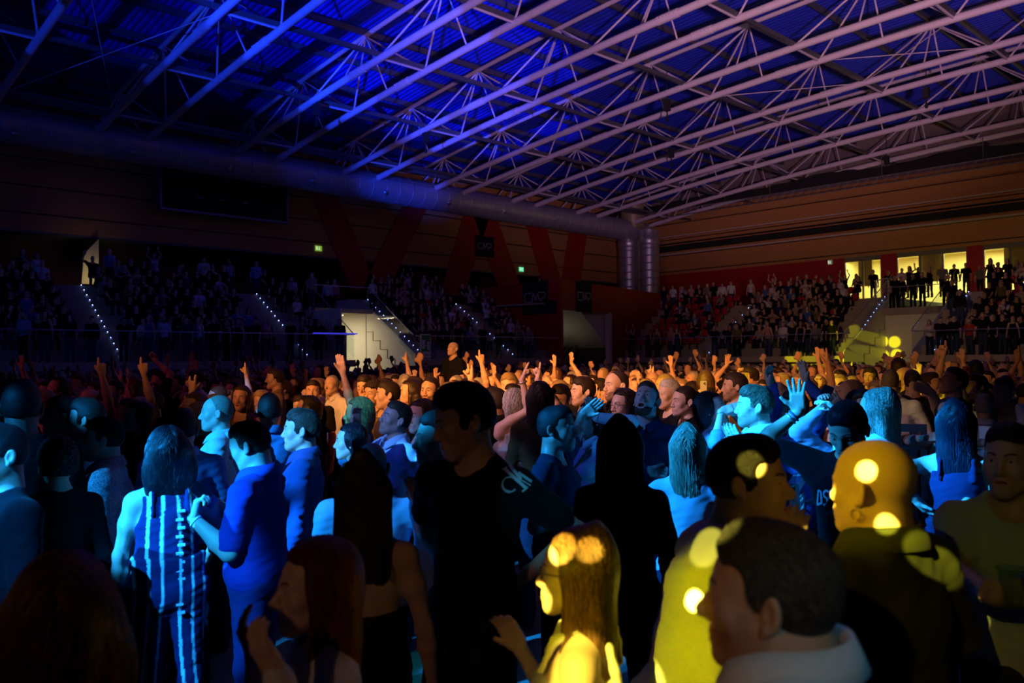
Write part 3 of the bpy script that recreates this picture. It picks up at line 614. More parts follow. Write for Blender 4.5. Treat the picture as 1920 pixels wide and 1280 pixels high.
def polygonise(vol, vox, lo=None, hi=None, disp=None):
    bb = [prim_box(p) for p in vol.p if p[6] > 0 and p[0] != 'h']
    L = np.min([q[0] for q in bb], 0)-2*vox-.01; H = np.max([q[1] for q in bb], 0)+2*vox+.01
    if lo is not None: L = np.maximum(L, lo)
    if hi is not None: H = np.minimum(H, hi)
    n = np.ceil((H-L)/vox).astype(int)+1
    if (n < 3).any(): return np.zeros((0, 3)), np.zeros((0, 4), int)
    ax = [L[i]+vox*np.arange(n[i]) for i in range(3)]
    v = np.full(tuple(n), .08, np.float32)
    for p in vol.p:
        a, b = prim_box(p); m = p[5]+3*vox
        i0 = np.clip(np.floor((a-m-L)/vox).astype(int), 0, n); i1 = np.clip(np.ceil((b+m-L)/vox).astype(int)+1, 0, n)
        if (i1 <= i0).any(): continue
        G = np.stack(np.meshgrid(*[ax[i][i0[i]:i1[i]] for i in range(3)], indexing='ij'), -1)
        sl = tuple(slice(i0[i], i1[i]) for i in range(3))
        v[sl] = comb(v[sl], prim_d(p, G), p[5], p[6])
    if disp is not None:
        near = np.abs(v) < .03; idx = np.argwhere(near); v[near] += disp(L+idx*vox)
    s = v < 0
    c = np.zeros(tuple(n-1), np.int8)
    for dx in (0, 1):
        for dy in (0, 1):
            for dz in (0, 1): c += s[dx:n[0]-1+dx, dy:n[1]-1+dy, dz:n[2]-1+dz]
    act = (c > 0) & (c < 8); ids = np.full(act.shape, -1, np.int64); cells = np.argwhere(act); ids[act] = np.arange(len(cells))
    acc = np.zeros((len(cells), 3)); cnt = np.zeros(len(cells))
    I, J, K = cells.T
    for axn in range(3):
        for u in (0, 1):
            for w_ in (0, 1):
                o = [0, 0, 0]; oo = [i for i in range(3) if i != axn]; o[oo[0]] = u; o[oo[1]] = w_
                a = v[I+o[0], J+o[1], K+o[2]]; o2 = list(o); o2[axn] = 1; b = v[I+o2[0], J+o2[1], K+o2[2]]
                cr = (a < 0) != (b < 0); t = np.where(cr, a/(a-b+1e-20), 0)
                pt = np.zeros((len(cells), 3)); pt[:, oo[0]] = u; pt[:, oo[1]] = w_; pt[:, axn] = t
                acc[cr] += pt[cr]; cnt[cr] += 1
    vert = L+(cells+acc/cnt[:, None])*vox
    faces = []
    for axn in range(3):
        oo = [i for i in range(3) if i != axn]
        a = s.take(range(0, n[axn]-1), axn); b = s.take(range(1, n[axn]), axn)
        e = np.argwhere(a != b); flip = a[tuple(e.T)]
        ok = (e[:, oo[0]] > 0) & (e[:, oo[1]] > 0) & (e[:, oo[0]] < n[oo[0]]-1) & (e[:, oo[1]] < n[oo[1]]-1); e = e[ok]; flip = flip[ok]
        q = []
        for (u, w_) in ((-1, -1), (0, -1), (0, 0), (-1, 0)):
            g = e.copy(); g[:, oo[0]] += u; g[:, oo[1]] += w_; q.append(ids[tuple(g.T)])
        q = np.stack(q, 1)
        if axn == 1: flip = ~flip
        q[~flip] = q[~flip][:, ::-1]; faces.append(q)
    return vert, np.concatenate(faces)
def merge(parts):
    V = []; Q = []; n = 0
    for v, q in parts: V.append(v); Q.append(q+n); n += len(v)
    return np.concatenate(V), np.concatenate(Q)
def mesh_np(name, V, Q, m=None, parent=None, col=None):
    me = bpy.data.meshes.new(name); k = Q.shape[1] if len(Q) else 4
    me.vertices.add(len(V)); me.vertices.foreach_set('co', V.astype(np.float32).ravel())
    me.loops.add(len(Q)*k); me.loops.foreach_set('vertex_index', Q.astype(np.int32).ravel())
    me.polygons.add(len(Q)); me.polygons.foreach_set('loop_start', np.arange(0, len(Q)*k, k, dtype=np.int32))
    me.polygons.foreach_set('use_smooth', np.ones(len(Q), bool)); me.update(calc_edges=True)
    at = me.color_attributes.new('Col', 'FLOAT_COLOR', 'POINT')
    c = np.ones((len(V), 4), np.float32)
    if col is not None: c[:, :3] = col
    at.data.foreach_set('color', c.ravel())
    if m: me.materials.append(m)
    o = bpy.data.objects.new(name, me); COL.objects.link(o)
    if parent: o.parent = parent
    return o
_rg = np.random.RandomState(3)
_K = _rg.randn(10, 3)*np.array([14, 14, 22]); _F = _rg.rand(10)*6.28
_K2 = _rg.randn(8, 3)*np.array([40, 40, 70]); _F2 = _rg.rand(8)*6.28
def folds(amp, seed=0):
    def f(P):
        a = np.zeros(len(P))
        for i in range(10): a += np.sin(P@_K[i]+_F[i]+seed*1.7+1.3*np.sin(P@_K[(i+3) % 10]*.5+seed))
        b = np.zeros(len(P))
        for i in range(8): b += np.sin(P@_K2[i]+_F2[i]+seed*2.1)
        a = np.tanh(a*.45); return amp*(a*.75+.12*b)
    return f
# --- materials driven by the object's own colour and per-vertex tints
def person_mat(name, rough, bump=0, bscale=300, stretch=(1, 1, 1), spec=.5, sheen=0, sss=0, hair=False, pattern=None):
    m, n, l, b = nodes(name); b.inputs['Roughness'].default_value = rough; b.inputs['Specular IOR Level'].default_value = spec
    if sheen: b.inputs['Sheen Weight'].default_value = sheen
    oi = n.new('ShaderNodeObjectInfo'); at = n.new('ShaderNodeVertexColor'); at.layer_name = 'Col'
    mx = n.new('ShaderNodeMix'); mx.data_type = 'RGBA'; mx.blend_type = 'MULTIPLY'; mx.inputs[0].default_value = 1
    l.new(oi.outputs['Color'], mx.inputs[6]); l.new(at.outputs[0], mx.inputs[7]); out = mx.outputs[2]
    tc = n.new('ShaderNodeTexCoord'); mp = n.new('ShaderNodeMapping'); mp.inputs['Scale'].default_value = stretch; l.new(tc.outputs['Object'], mp.inputs[0])
    t = n.new('ShaderNodeTexNoise'); t.inputs['Scale'].default_value = bscale; t.inputs['Detail'].default_value = 3; l.new(mp.outputs[0], t.inputs['Vector'])
    if hair or pattern == 'speckle':
        cr = n.new('ShaderNodeMapRange'); cr.inputs[1].default_value = .35; cr.inputs[2].default_value = .65
        cr.inputs[3].default_value = .45 if hair else .25; cr.inputs[4].default_value = 1.3 if hair else 1.25; l.new(t.outputs[0], cr.inputs[0])
        m3 = n.new('ShaderNodeVectorMath'); m3.operation = 'SCALE'; l.new(out, m3.inputs[0]); l.new(cr.outputs[0], m3.inputs['Scale']); out = m3.outputs[0]
    if pattern == 'wave':
        wv = n.new('ShaderNodeTexWave'); wv.inputs['Scale'].default_value = 38; wv.inputs['Distortion'].default_value = 9; wv.inputs['Detail Scale'].default_value = .35; l.new(tc.outputs['Object'], wv.inputs['Vector']); wv.bands_direction = 'Z'
        m3 = n.new('ShaderNodeMapRange'); m3.inputs[3].default_value = .35; m3.inputs[4].default_value = 1; l.new(wv.outputs[1], m3.inputs[0])
        m4 = n.new('ShaderNodeVectorMath'); m4.operation = 'SCALE'; l.new(out, m4.inputs[0]); l.new(m3.outputs[0], m4.inputs['Scale']); out = m4.outputs[0]
    if pattern == 'print':
        t2 = n.new('ShaderNodeTexVoronoi'); t2.inputs['Scale'].default_value = 45; l.new(tc.outputs['Object'], t2.inputs['Vector'])
        m3 = n.new('ShaderNodeMath'); m3.operation = 'LESS_THAN'; m3.inputs[1].default_value = .32; l.new(t2.outputs['Distance'], m3.inputs[0])
        m4 = n.new('ShaderNodeMix'); m4.data_type = 'RGBA'; m4.inputs[7].default_value = (.02, .02, .02, 1); l.new(m3.outputs[0], m4.inputs[0]); l.new(out, m4.inputs[6]); out = m4.outputs[2]
    l.new(out, b.inputs['Base Color'])
    if bump:
        bp = n.new('ShaderNodeBump'); bp.inputs['Strength'].default_value = bump; bp.inputs['Distance'].default_value = .003
        l.new(t.outputs[0], bp.inputs['Height']); l.new(bp.outputs[0], b.inputs['Normal'])
    return m
SKINM = person_mat('skin', .48, .15, 260, spec=.45)
HAIRM = person_mat('hair_strands', .42, .5, 60, (5, 5, .35), .4, hair=True)
HAIRS = person_mat('short_hair', .6, .6, 240, (1, 1, .5), .3, hair=True)
CLOTHM = person_mat('woven_cloth', .9, .12, 500, spec=.12, sheen=.02)
SATIN = person_mat('satin_cloth', .38, .05, 100, spec=.5, sheen=.2)
DENIM = person_mat('denim', .85, .3, 350, spec=.2, pattern='speckle')
KNIT = person_mat('speckled_knit', .9, .3, 170, spec=.2, pattern='speckle')
WAVEM = person_mat('wavy_lined_cloth', .85, .1, 400, spec=.2, pattern='wave')
PRINTM = person_mat('printed_cloth', .8, .1, 400, spec=.2, pattern='print')
SEQM = person_mat('sequin_cloth', .25, .9, 500, spec=.8, pattern='speckle')
EYEW = mat('eye_white', (.75, .72, .7), .25)
IRIS = mat('dark_iris', (.03, .018, .01), .15)
def eulerM(yaw, pitch, roll):
    a = Matrix.Rotation(yaw, 3, 'Z') @ Matrix.Rotation(pitch, 3, 'X') @ Matrix.Rotation(roll, 3, 'Y')
    return np.array(a)
# --- head, in head coordinates (face looks to -Y), head height .235
def head_vol(v, T, sex='m', mouth=0, nose=1, jaw=1, fat=0, detail=True, chin=1):
    def X(p): return T[0]+T[1]@(np.array(p, float))
    def c(a, b, ra, rb, k=.02, op=1): v.cone(X(a), X(b), ra, rb, k, op)
    def e(ce, r, k=.02, op=1, Rl=None): v.ell(X(ce), r, k, T[1] if Rl is None else T[1]@Rl, op)
    e((0, .014, .032), (.074, .094, .088)); e((0, -.02, .03), (.066, .076, .075), .02)
    e((0, -.034, -.035), (.058+fat*.006, .056, .078), .03)
    jw = (.050 if sex == 'm' else .044)*jaw
    c((0, -.078, -.098), (0, -.066, -.104), .019*chin, .021, .025)
    for s in (-1, 1):
        c((s*jw, .0, -.052), (s*.016, -.074, -.101), .021+fat*.006, .016, .028)
        e((s*.040, -.058, -.022), (.024+fat*.004, .024, .026), .02)
        if detail:
            c((s*.008, -.092, .022), (s*.040, -.078, .020), .0085 if sex == 'm' else .006, .008, .014)
            e((s*.031, -.104, .002), (.021, .016, .0125), .012, -1)
            e((s*.031, -.0765, .003), (.0175, .013, .0115), .005)
            e((s*.014, -.100, -.036), (.0085, .010, .008), .008)
            Re = np.array(Matrix.Rotation(s*-.55, 3, 'Z') @ Matrix.Rotation(-.15, 3, 'X'))
            e((s*.083, .016, -.004), (.0085, .020, .032), .006, 1, Re)
            e((s*.091, .009, .0), (.008, .011, .019), .004, -1, Re)
            e((s*.086, .006, -.03), (.007, .009, .010), .006, 1, Re)
    nb = .096+.004*nose
    c((0, -.088, .014), (0, -nb-.012*nose, -.031), .0085, .0125*nose**.5, .014)
    if detail:
        e((0, -.088, -.066), (.030, .014, .019), .02)
        if mouth > 0:
            e((0, -.100, -.070), (.020, .030, .006+.012*mouth), .006, -1)
            c((-.018, -.093, -.060+.004*mouth), (.018, -.093, -.060+.004*mouth), .005, .005, .008); c((-.015, -.090, -.078-.012*mouth), (.015, -.090, -.078-.012*mouth), .006, .006, .008)
        else:
            c((-.019, -.096, -.0615), (.019, -.096, -.0615), .0052, .0052, .008); c((-.015, -.095, -.0735), (.015, -.095, -.0735), .0062, .0062, .008)
            e((0, -.106, -.0675), (.026, .012, .0018), .004, -1)
def head_cols(V, T, skin, beard=0, brow=(.1, .06, .04), hairtint=None, lips=(1, .72, .68)):
    """real colour differences of a face: lips, brows, stubble"""
    q = (V-T[0])@T[1]; n = len(V); c = np.ones((n, 3))
    x, y, z = q.T; near = (np.abs(x) < .12) & (y < .2) & (z > -.2) & (z < .16)
    lip = near & (np.abs(x) < .024-.35*np.abs(z+.068)) & (z > -.081) & (z < -.056) & (y < -.085)
    c[lip] = lips
    for s in (-1, 1):
        u = (x*s-.012)/.036; br = near & (u > 0) & (u < 1) & (np.abs(z-(.0245+.006*np.sin(u*2.6))) < .0045-.0025*u) & (y < -.06); c[br] = brow
    if beard:
        bm = near & (y < .01) & (z < -.048) & (z > -.15) & ~lip & ((np.abs(x) > .03) | (z < -.052))
        jl = near & (y < .012) & (z < -.01) & (np.abs(x) > .045) & (y > -.045)
        c[bm | jl] *= (1-beard)+beard*np.array([.12, .09, .08])
    return c
# hair volumes in head coordinates
def hair_vol(T, style, sex='m', vol=1., ln=1.):
    v = Vol()
    def X(p): return T[0]+T[1]@(np.array(p, float))
    def e(ce, r, k=.02, op=1): v.ell(X(ce), r, k, T[1], op)
    def c(a, b, ra, rb, k=.02, op=1): v.cone(X(a), X(b), ra, rb, k, op)
    th = {'buzz': .002, 'short': .006, 'fade': .009, 'thick': .015, 'curly': .03, 'long': .014, 'bob': .016, 'up': .010, 'wavy': .018}[style]*vol
    e((0, .016, .036), (.074+th*.8, .094+th, .088+th), .01)
    e((0, .035, .0), (.069+th*.7, .069+th, .085+th*.5), .02)
    if style in ('thick', 'fade', 'short'): e((0, -.03, .085), (.056, .055, .04+th), .03)
    if style in ('short', 'fade', 'buzz', 'thick', 'up', 'curly'):
        e((0, -.122, -.032), (.30, .090, .114), .010, -1)      # face
        v.rbox(X((0, -.0, -.125)), (.2, .2, .072 if style != 'curly' else .06), .01, .012, T[1], -1)     # nape line
        for s in (-1, 1): e((s*.092, .004, -.03), (.03, .026, .042), .01, -1)
        for s in (-1, 1): e((s*.075, -.075, .035), (.034, .046, .046), .012, -1)
        e((0, -.112, .05), (.062, .034, .040), .012, -1)
        if style == 'fade':
            for s in (-1, 1): e((s*.102, .03, -.02), (.03, .09, .05), .01, -1)
            e((0, .15, -.05), (.1, .04, .05), .02, -1)
    if style == 'up': e((0, .12, .05), (.034, .034, .034), .015)
    if style in ('long', 'bob', 'wavy'):
        lz = {'long': -.33, 'bob': -.14, 'wavy': -.24}[style]*ln; wd = {'long': .062, 'bob': .07, 'wavy': .082}[style]*vol
        e((0, .070, lz*.36), (wd+.032, .050, -lz*.74), .04)
        for s in (-1, 1): c((s*.062, .03, .02), (s*(wd-.012), .06, lz*.85), .034, .018, .04)
        if style != 'bob':
            for s in (-1, 1): c((s*.066, .0, .02), (s*.075, -.02, lz*.6), .024, .018, .03)
        v.rbox(X((0, -.118, -.06)), (.054, .07, .13), .018, .02, T[1], -1)
        e((0, -.10, .02), (.052, .05, .055), .02, -1)
    return v
def strands(vol, T, style, n, length, rad, seed=0, steps=18, down=1., keep=None):
    """hair strand tubes that hug the hair volume"""
    rg = np.random.RandomState(seed)
    a = rg.rand(n)*2*np.pi; u = rg.rand(n)
    el = np.arccos(1-u*(1.15 if style in ('long', 'bob', 'wavy') else 1.25))
    d = np.stack([np.sin(a)*np.sin(el), np.cos(a)*np.sin(el), np.cos(el)], 1)
    P = np.array([0, .02, .03])+d*.11
    if style in ('long', 'bob', 'wavy'): P = P[(P[:, 1] > -.055) | (P[:, 2] > .085)]
    W = T[0]+P@T[1].T; n = len(W)
    cen = T[0]+T[1]@np.array([0, .02, .03])
    def grad(Q):
        e = .004; g = np.stack([vol_eval(vol, Q+np.eye(3)[i]*e)-vol_eval(vol, Q-np.eye(3)[i]*e) for i in range(3)], 1)
        return g/(np.linalg.norm(g, axis=1)[:, None]+1e-9)
    for _ in range(3):
        g = grad(W); W = W-g*vol_eval(vol, W)[:, None]
    path = [W.copy()]; h = length/steps; lr = (.72+.36*rg.rand(n))[:, None]
    back = T[1]@np.array([0, 1., 0]); dn = -T[1]@np.array([0, 0, 1.])
    for k in range(steps):
        g = grad(W)
        out = W-cen; out /= np.linalg.norm(out, axis=1)[:, None]
        if style in ('long', 'bob', 'wavy'):
            dirn = np.array([0, 0, -1.])*down+0*out+rg.randn(n, 3)*.06; top = np.clip((W-T[0])@T[1][:, 2]/.1, 0, 1)[:, None]
            side = T[1][:, 0]*np.sign((W-T[0])@T[1][:, 0])[:, None]; dirn = dirn+side*top*.9+back*top*.35
            if style == 'wavy': dirn = dirn+np.stack([np.sin(k*.7+a[:n]*5), np.cos(k*.6+a[:n]*7), np.zeros(n)], 1)*.25
        else: dirn = (-back*.55 if style == 'fade' else back*.2)+dn*.5+rg.randn(n, 3)*.25
        tg = dirn-g*(dirn*g).sum(1)[:, None]; tg /= np.linalg.norm(tg, axis=1)[:, None]+1e-9
        W = W+tg*(h*lr)
        W = W-grad(W)*(vol_eval(vol, W)-.0015-.002*rg.rand(n))[:, None]
        path.append(W.copy())
    path = np.stack(path, 1); m = path.shape[1]
    t = np.gradient(path, axis=1); t /= np.linalg.norm(t, axis=2)[..., None]+1e-9
    ref = path-cen; a1 = np.cross(t, ref); a1 /= np.linalg.norm(a1, axis=2)[..., None]+1e-9; a2 = np.cross(t, a1)
    R = (rad*np.linspace(1, .35, m))[None, :, None]
    ring = [path+R*(math.cos(q)*a1*1.8+math.sin(q)*a2) for q in (0, 2.09, 4.19)]
    V = np.stack(ring, 2).reshape(-1, 3); nn = len(path)
    base = (np.arange(nn)*m*3)[:, None, None]+(np.arange(m-1)*3)[None, :, None]; j = np.array([0, 1, 2])[None, None, :]; j2 = np.array([1, 2, 0])[None, None, :]
    Q = np.stack([base+j, base+j2, base+3+j2, base+3+j], -1).reshape(-1, 4)
    return V, Q
# --- arms and hands
def solve_arm(Sh, tgt, l1, l2, pole):
    d = tgt-Sh; L = np.linalg.norm(d); L2 = min(max(L, .12), (l1+l2)*.995); d = d/L; tgt = Sh+d*L2
    a = (l1*l1-l2*l2+L2*L2)/(2*L2); h = math.sqrt(max(l1*l1-a*a, 0)); p = np.array(pole, float); p = p-d*(p@d); p = nrm(p)
    return Sh+d*a+p*h, tgt
def hand(v, wrist, d, n, pose, side, s=1., fr=1.):
    """d: finger direction, n: palm normal; side +1 left hand, -1 right hand"""
    d = nrm(d); n = nrm(n-d*(n@d)); x = np.cross(d, n)*side   # towards the thumb
    R = np.stack([x, n, d], 1)
    pc = wrist+d*.052*s
    v.cone(wrist, wrist+d*.02*s, .023*s, .022*s, .02)
    v.rbox(pc, (.024*s, .0035*s, .030*s), .0125*s, .012, R)
    cfg = {'relaxed': ([.35, .4, .3], 0), 'open': ([.06, .08, .05], .17), 'fist': ([1.35, 1.5, 1.0], 0), 'grip': ([.75, .95, .6], .03), 'point': ([1.3, 1.5, 1.0], 0), 'flat': ([.05, .05, .03], .02), 'horns': ([1.3, 1.5, 1.0], .06)}[pose]
    for i, (off, ln) in enumerate(((.026, .068), (.009, .076), (-.009, .071), (-.026, .056))):
        cu = list(cfg[0]); sp = cfg[1]*(1.3-i*.9)
        if pose == 'point' and i == 0: cu = [.05, .05, .05]
        if pose == 'horns' and i in (0, 3): cu = [.05, .05, .05]
        if pose in ('relaxed', 'grip', 'open'): cu = [q*(1+.12*i) for q in cu]
        p = pc+R@np.array([off*s, 0, .036*s]); ang = 0; dd0 = d*math.cos(sp)+x*math.sin(sp)
        for j, f in enumerate((.45, .31, .24)):
            ang += cu[j]; dd = dd0*math.cos(ang)+n*math.sin(ang); q = p+dd*ln*f*s
            v.cone(p, q, (.0092-.0009*j)*s*fr, (.0084-.0009*j)*s*fr, .0045); p = q
    tb = pc+R@np.array([.020*s, .006*s, -.022*s]); to = {'open': 1.0, 'flat': .5, 'relaxed': .45, 'grip': .55, 'fist': .5, 'point': .5, 'horns': .4}[pose]
    td = nrm(d*math.cos(to)+x*math.sin(to)+n*(.25 if pose in ('open', 'flat') else .8)); q = tb+td*.040*s
    v.cone(tb, q, .0135*s, .0105*s*fr, .012); td2 = nrm(td+d*.35+n*(.0 if pose == 'open' else .25)); v.cone(q, q+td2*.032*s, .0102*s*fr, .0085*s*fr, .006)
DEF_ARM = dict(R=dict(t=(-.27, -.06, .80), pole=(-.6, .8, -.1), pose='relaxed', n=(1, 0, 0), d=None), L=dict(t=(.27, -.06, .80), pole=(.6, .8, -.1), pose='relaxed', n=(-1, 0, 0), d=None))
class Fig: pass
def skeleton(sp):
    k = Fig(); k.sex = sp.get('sex', 'm'); f = k.sex == 'f'
    k.sx = (.158 if f else .188)*sp.get('broad', 1); k.b = sp.get('build', 1.)
    lean = sp.get('lean', (0, 0)); k.off = lambda z: np.array([lean[0]*max(0, z-.95), lean[1]*max(0, z-.95), 0])
    k.neck = k.off(1.47)+(0, .012, 1.46); hy, hp, hr = [math.radians(a) for a in sp.get('head', (0, 0, 0))]
    R = eulerM(hy, hp, hr); piv = k.off(1.55)+(0, .012, 1.532-sp.get('sn', 0))
    k.T = (piv+R@np.array([0, -.022, .095]), R); k.hscale = 1.
    k.arms = {}
    for sd, sg in (('R', -1), ('L', 1)):
        a = dict(DEF_ARM[sd]); a.update(sp.get('arm'+sd, {}))
        Sh = k.off(1.40)+(sg*k.sx, .012, 1.398)
        t = np.array(a['t'], float)
        up = max(0, min(1, (t[2]-1.45)/.3)); Sh = Sh+np.array([-sg*.02*up, 0, .05*up])
        el, wr = solve_arm(Sh, t, .285, .25, a['pole']); fd = nrm(wr-el)
        k.arms[sd] = (Sh, el, wr, fd if a['d'] is None else nrm(a['d']), np.array(a['n'], float), a['pose'], sg)
    return k
def body_vol(v, k, infl=0., torso=True, arms=(1., 1.), fr=1., neck=True, hands=True, lowz=None):
    """infl inflates for clothing; arms = fraction covered (0..2: 1=elbow, 2=wrist)"""
    f = k.sex == 'f'; b = k.b; o = k.off
    if torso:
        v.ell(o(.98)+(0, 0.005, .98), ((.168 if f else .158)*b+infl, .112*b+infl, .14), .05)
        v.ell(o(1.13)+(0, 0, 1.13), ((.126 if f else .146)*b+infl, .098*b+infl, .17), .05)
        v.ell(o(1.29)+(0, .004, 1.29), ((.142 if f else .165)*b**.5+infl, .108*b**.5+infl, .165), .05)
        for s in (-1, 1):
            v.cone(o(1.44)+(s*.03, .022, 1.432), o(1.4)+(s*k.sx*.93, .014, 1.392), .050+infl, .046+infl, .05)
        if f:
            for s in (-1, 1): v.ell(o(1.28)+(s*.068, -.088, 1.275), (.058+infl, .052+infl, .056), .035)
        else:
            v.ell(o(1.3)+(0, -.06, 1.32), (.12+infl, .05+infl, .08), .05)
    if neck:
        v.cone(k.neck+(0, 0.01, -.03), k.T[0]+k.T[1]@np.array([0, .028, -.06]), (.050 if f else .062)*b**.6, (.046 if f else .057)*b**.6, .03)
        for s in (-1, 1): v.cone(k.neck+(0, .01, .04), o(1.42)+(s*.12, .02, 1.41), .034, .034, .04)
    am = .86 if f else 1.; am *= b**.4
    for i, (sd, ar) in enumerate(k.arms.items()):
        Sh, el, wr, hd, hn, ps, sg = ar; fr_ = arms[i]
        if fr_ <= 0: continue
        t1 = min(1, fr_); e1 = Sh+(el-Sh)*t1
        v.cone(Sh, e1, (.051)*am+infl*.8, (.051-.012*t1)*am+infl, .035)
        if fr_ > .5 and infl == 0: v.ell((Sh*.6+el*.4), (.045*am,)*3, .04)
        if fr_ > 1:
            t2 = min(1, fr_-1); m_ = el+(wr-el)*min(t2, .3); e2 = el+(wr-el)*t2
            v.cone(el, m_, .041*am+infl, .042*am+infl, .02)
            if t2 > .3: v.cone(m_, e2, .042*am+infl, (.042-.018*(t2-.3)/.7)*am+infl*.8, .02)
            if infl == 0 and hands and t2 >= 1: hand(v, wr, hd, hn, ps, sg, .93 if f else 1.03, fr)
    return v
def person(sp, name='person'):
    """builds one figure: body mesh with clothing and hair children; returns the body object"""
    k = skeleton(sp); f = k.sex == 'f'; vh = sp.get('vh', .006); vb = sp.get('vb', .009)
    T = k.T; v = Vol(); body_vol(v, k, 0, True, (2, 2), fr=max(1, vb/.0085) if vb > .007 else 1); head_vol(v, T, k.sex, sp.get('mouth', 0), sp.get('nose', 1), sp.get('jaw', 1), sp.get('fat', 0), detail=vh < .0085)
    zc = 1.50; pr = []
    arm_high = any(a[2][2] > 1.35 or a[1][2] > 1.4 for a in k.arms.values())
    hc = T[0]; r = .155
    if vh < vb:
        boxes = [(np.array([hc[0]-r, hc[1]-r, hc[2]-.15]), hc+r, vh)]
        for sd_, ar_ in k.arms.items():
            if 'arm'+sd_ in sp and vb < .013:
                c_ = ar_[2]+ar_[3]*.08; boxes.append((c_-.145, c_+.145, min(vb, max(.0045, vh*1.1))))
        V, Q = polygonise(v, vb, (-9, -9, sp.get('bot', .58)), (9, 9, 9)); c = V[Q].mean(1)
        for (lo, hi, vv) in boxes:
            pr.append(polygonise(v, vv, lo, hi)); m_ = .6*vb
            ins = ((c > lo+m_) & (c < hi-m_)).all(1); Q = Q[~ins]; c = c[~ins]
        us = np.unique(Q); rm = np.full(len(V), -1); rm[us] = np.arange(len(us)); pr.append((V[us], rm[Q]))
    else: pr.append(polygonise(v, vb, (-9, -9, sp.get('bot', .58)), None))
    V, Q = merge(pr)
    hc_ = np.array(sp.get('haircol', (.04, .025, .015))); sk = np.array(sp.get('skin', (.62, .38, .27)))
    col = head_cols(V, T, sk, sp.get('beard', 0), tuple(np.clip(hc_/sk*.9, .05, .9)))
    body = mesh_np(name, V, Q, SKINM, None, col); body.color = (*sk, 1)
    # hair
    hs = sp.get('hair', 'short')
    if hs != 'bald':
        hv = hair_vol(T, hs, k.sex, sp.get('hvol', 1), sp.get('hlen', 1)); big = hs in ('long', 'bob', 'wavy')
        dsp = folds(.004 if big else .0025, sp.get('seed', 0)) if not hs == 'curly' else (lambda P: .011*np.sin(P[:, 0]*190)*np.sin(P[:, 1]*170)*np.sin(P[:, 2]*180))
        if hs == 'buzz': dsp = None
        V, Q = polygonise(hv, sp.get('vhair', max(vh, .006)), None, None, dsp)
        ns = sp.get('strands', 0)
        if ns:
            if big: V2, Q2 = strands(hv, T, hs, ns, {'long': .46, 'bob': .25, 'wavy': .38}[hs]*(.35+.65*sp.get('hlen', 1)), sp.get('srad', .0016), sp.get('seed', 0))
            else: V2, Q2 = strands(hv, T, hs, ns, .03, sp.get('srad', .0009), sp.get('seed', 0), 4)
            rr_ = np.random.RandomState(5).rand(len(V2)//(57 if big else 15))*1.25+.25; rr_ = np.repeat(rr_, 57 if big else 15)
            hcl = np.concatenate([np.full((len(V), 3), .6), np.repeat(rr_[:, None], 3, 1)]); V, Q = merge([(V, Q), (V2, Q2)])
        else: hcl = None
        o = mesh_np('hair', V, Q, HAIRM if big else HAIRS, body, hcl); o.color = (*hc_, 1)
    if sp.get('beardvol'):
        bv = Vol(); X = lambda p: T[0]+T[1]@np.array(p, float)
        bv.ell(X((0, -.062, -.095)), (.046, .042, .042), .02, T[1])
        for s in (-1, 1): bv.cone(X((s*.056, -.005, -.03)), X((s*.03, -.06, -.10)), .017, .022, .02)
        bv.cone(X((-.022, -.094, -.053)), X((.022, -.094, -.053)), .006, .006, .01); bv.ell(X((0, -.105, -.071)), (.024, .02, .012+.008*sp.get('mouth', 0)), .008, T[1], -1)
        V, Q = polygonise(bv, max(vh, .005), None, None, folds(.002, 1)); o = mesh_np('beard', V, Q, HAIRS, body); o.color = (*hc_, 1)
    # top
    tp = sp.get('top', {}); kind = tp.get('kind', 'tee'); col = tp.get('col', (.1, .1, .12)); tm = tp.get('mat', CLOTHM)
    infl = tp.get('infl', .015 if f else .017); vt = sp.get('vt', vb)
    if kind != 'none':
        tv = Vol(); slv = {'tee': .62, 'shirt': 1.96, 'rolled': 1.25, 'tank': 0, 'strap': 0, 'dress': 0, 'hood': 1.96, 'jacket': 1.98, 'polo': .7}[kind]
        if 'slv' in tp: slv = tp['slv']
        if isinstance(slv, (int, float)): slv = (slv, slv)
        body_vol(tv, k, infl, True, slv, neck=False); o = k.off
        if kind not in ('tank', 'strap', 'dress'):
            tv.cone(o(1.45)+(-.05, .02, 1.448), o(1.45)+(.05, .02, 1.448), .046+infl*.6, .046+infl*.6, .05)
        if kind in ('tank', 'strap', 'dress'):
            for s in (-1, 1): tv.ell(o(1.42)+(s*(k.sx+.012), .01, 1.40), (.05, .13, .13), .012, None, -1)
            tv.half(o(1.4)+(0, 0, tp.get('cut', 1.40)), (0, 0, 1))
            if kind != 'strap':
                P_ = [(.085, -.105, 1.36), (.082, -.062, 1.45), (.078, .02, 1.488), (.082, .095, 1.44), (.085, .118, 1.34)]
                for s in (-1, 1):
                    for a_, b_ in zip(P_[:-1], P_[1:]): tv.cone(o(1.4)+np.array(a_)*(s, 1, 1), o(1.4)+np.array(b_)*(s, 1, 1), .013, .013, .006)
        else:
            nk = tp.get('neckr', .066 if f else .07*k.b**.5)
            tv.cone(k.neck+(0, -.012, .0), k.neck+(0, -.03, .12), nk-.002, nk+.03, .012, -1)
            if tp.get('vneck'): tv.ell(k.neck+(0, -.11, -.04), (.035, .07, .10), .01, None, -1)
        hem = tp.get('hem', .86); tv.half(o(hem)+(0, 0, hem), (0, 0, -1), .006)
        V, Q = polygonise(tv, vt, (-9, -9, sp.get('bot', 0)), None, folds(tp.get('fold', .0045 if f else .006), sp.get('seed', 0)))
        tc_ = None
        if 'colf' in tp: tc_ = tp['colf'](V)
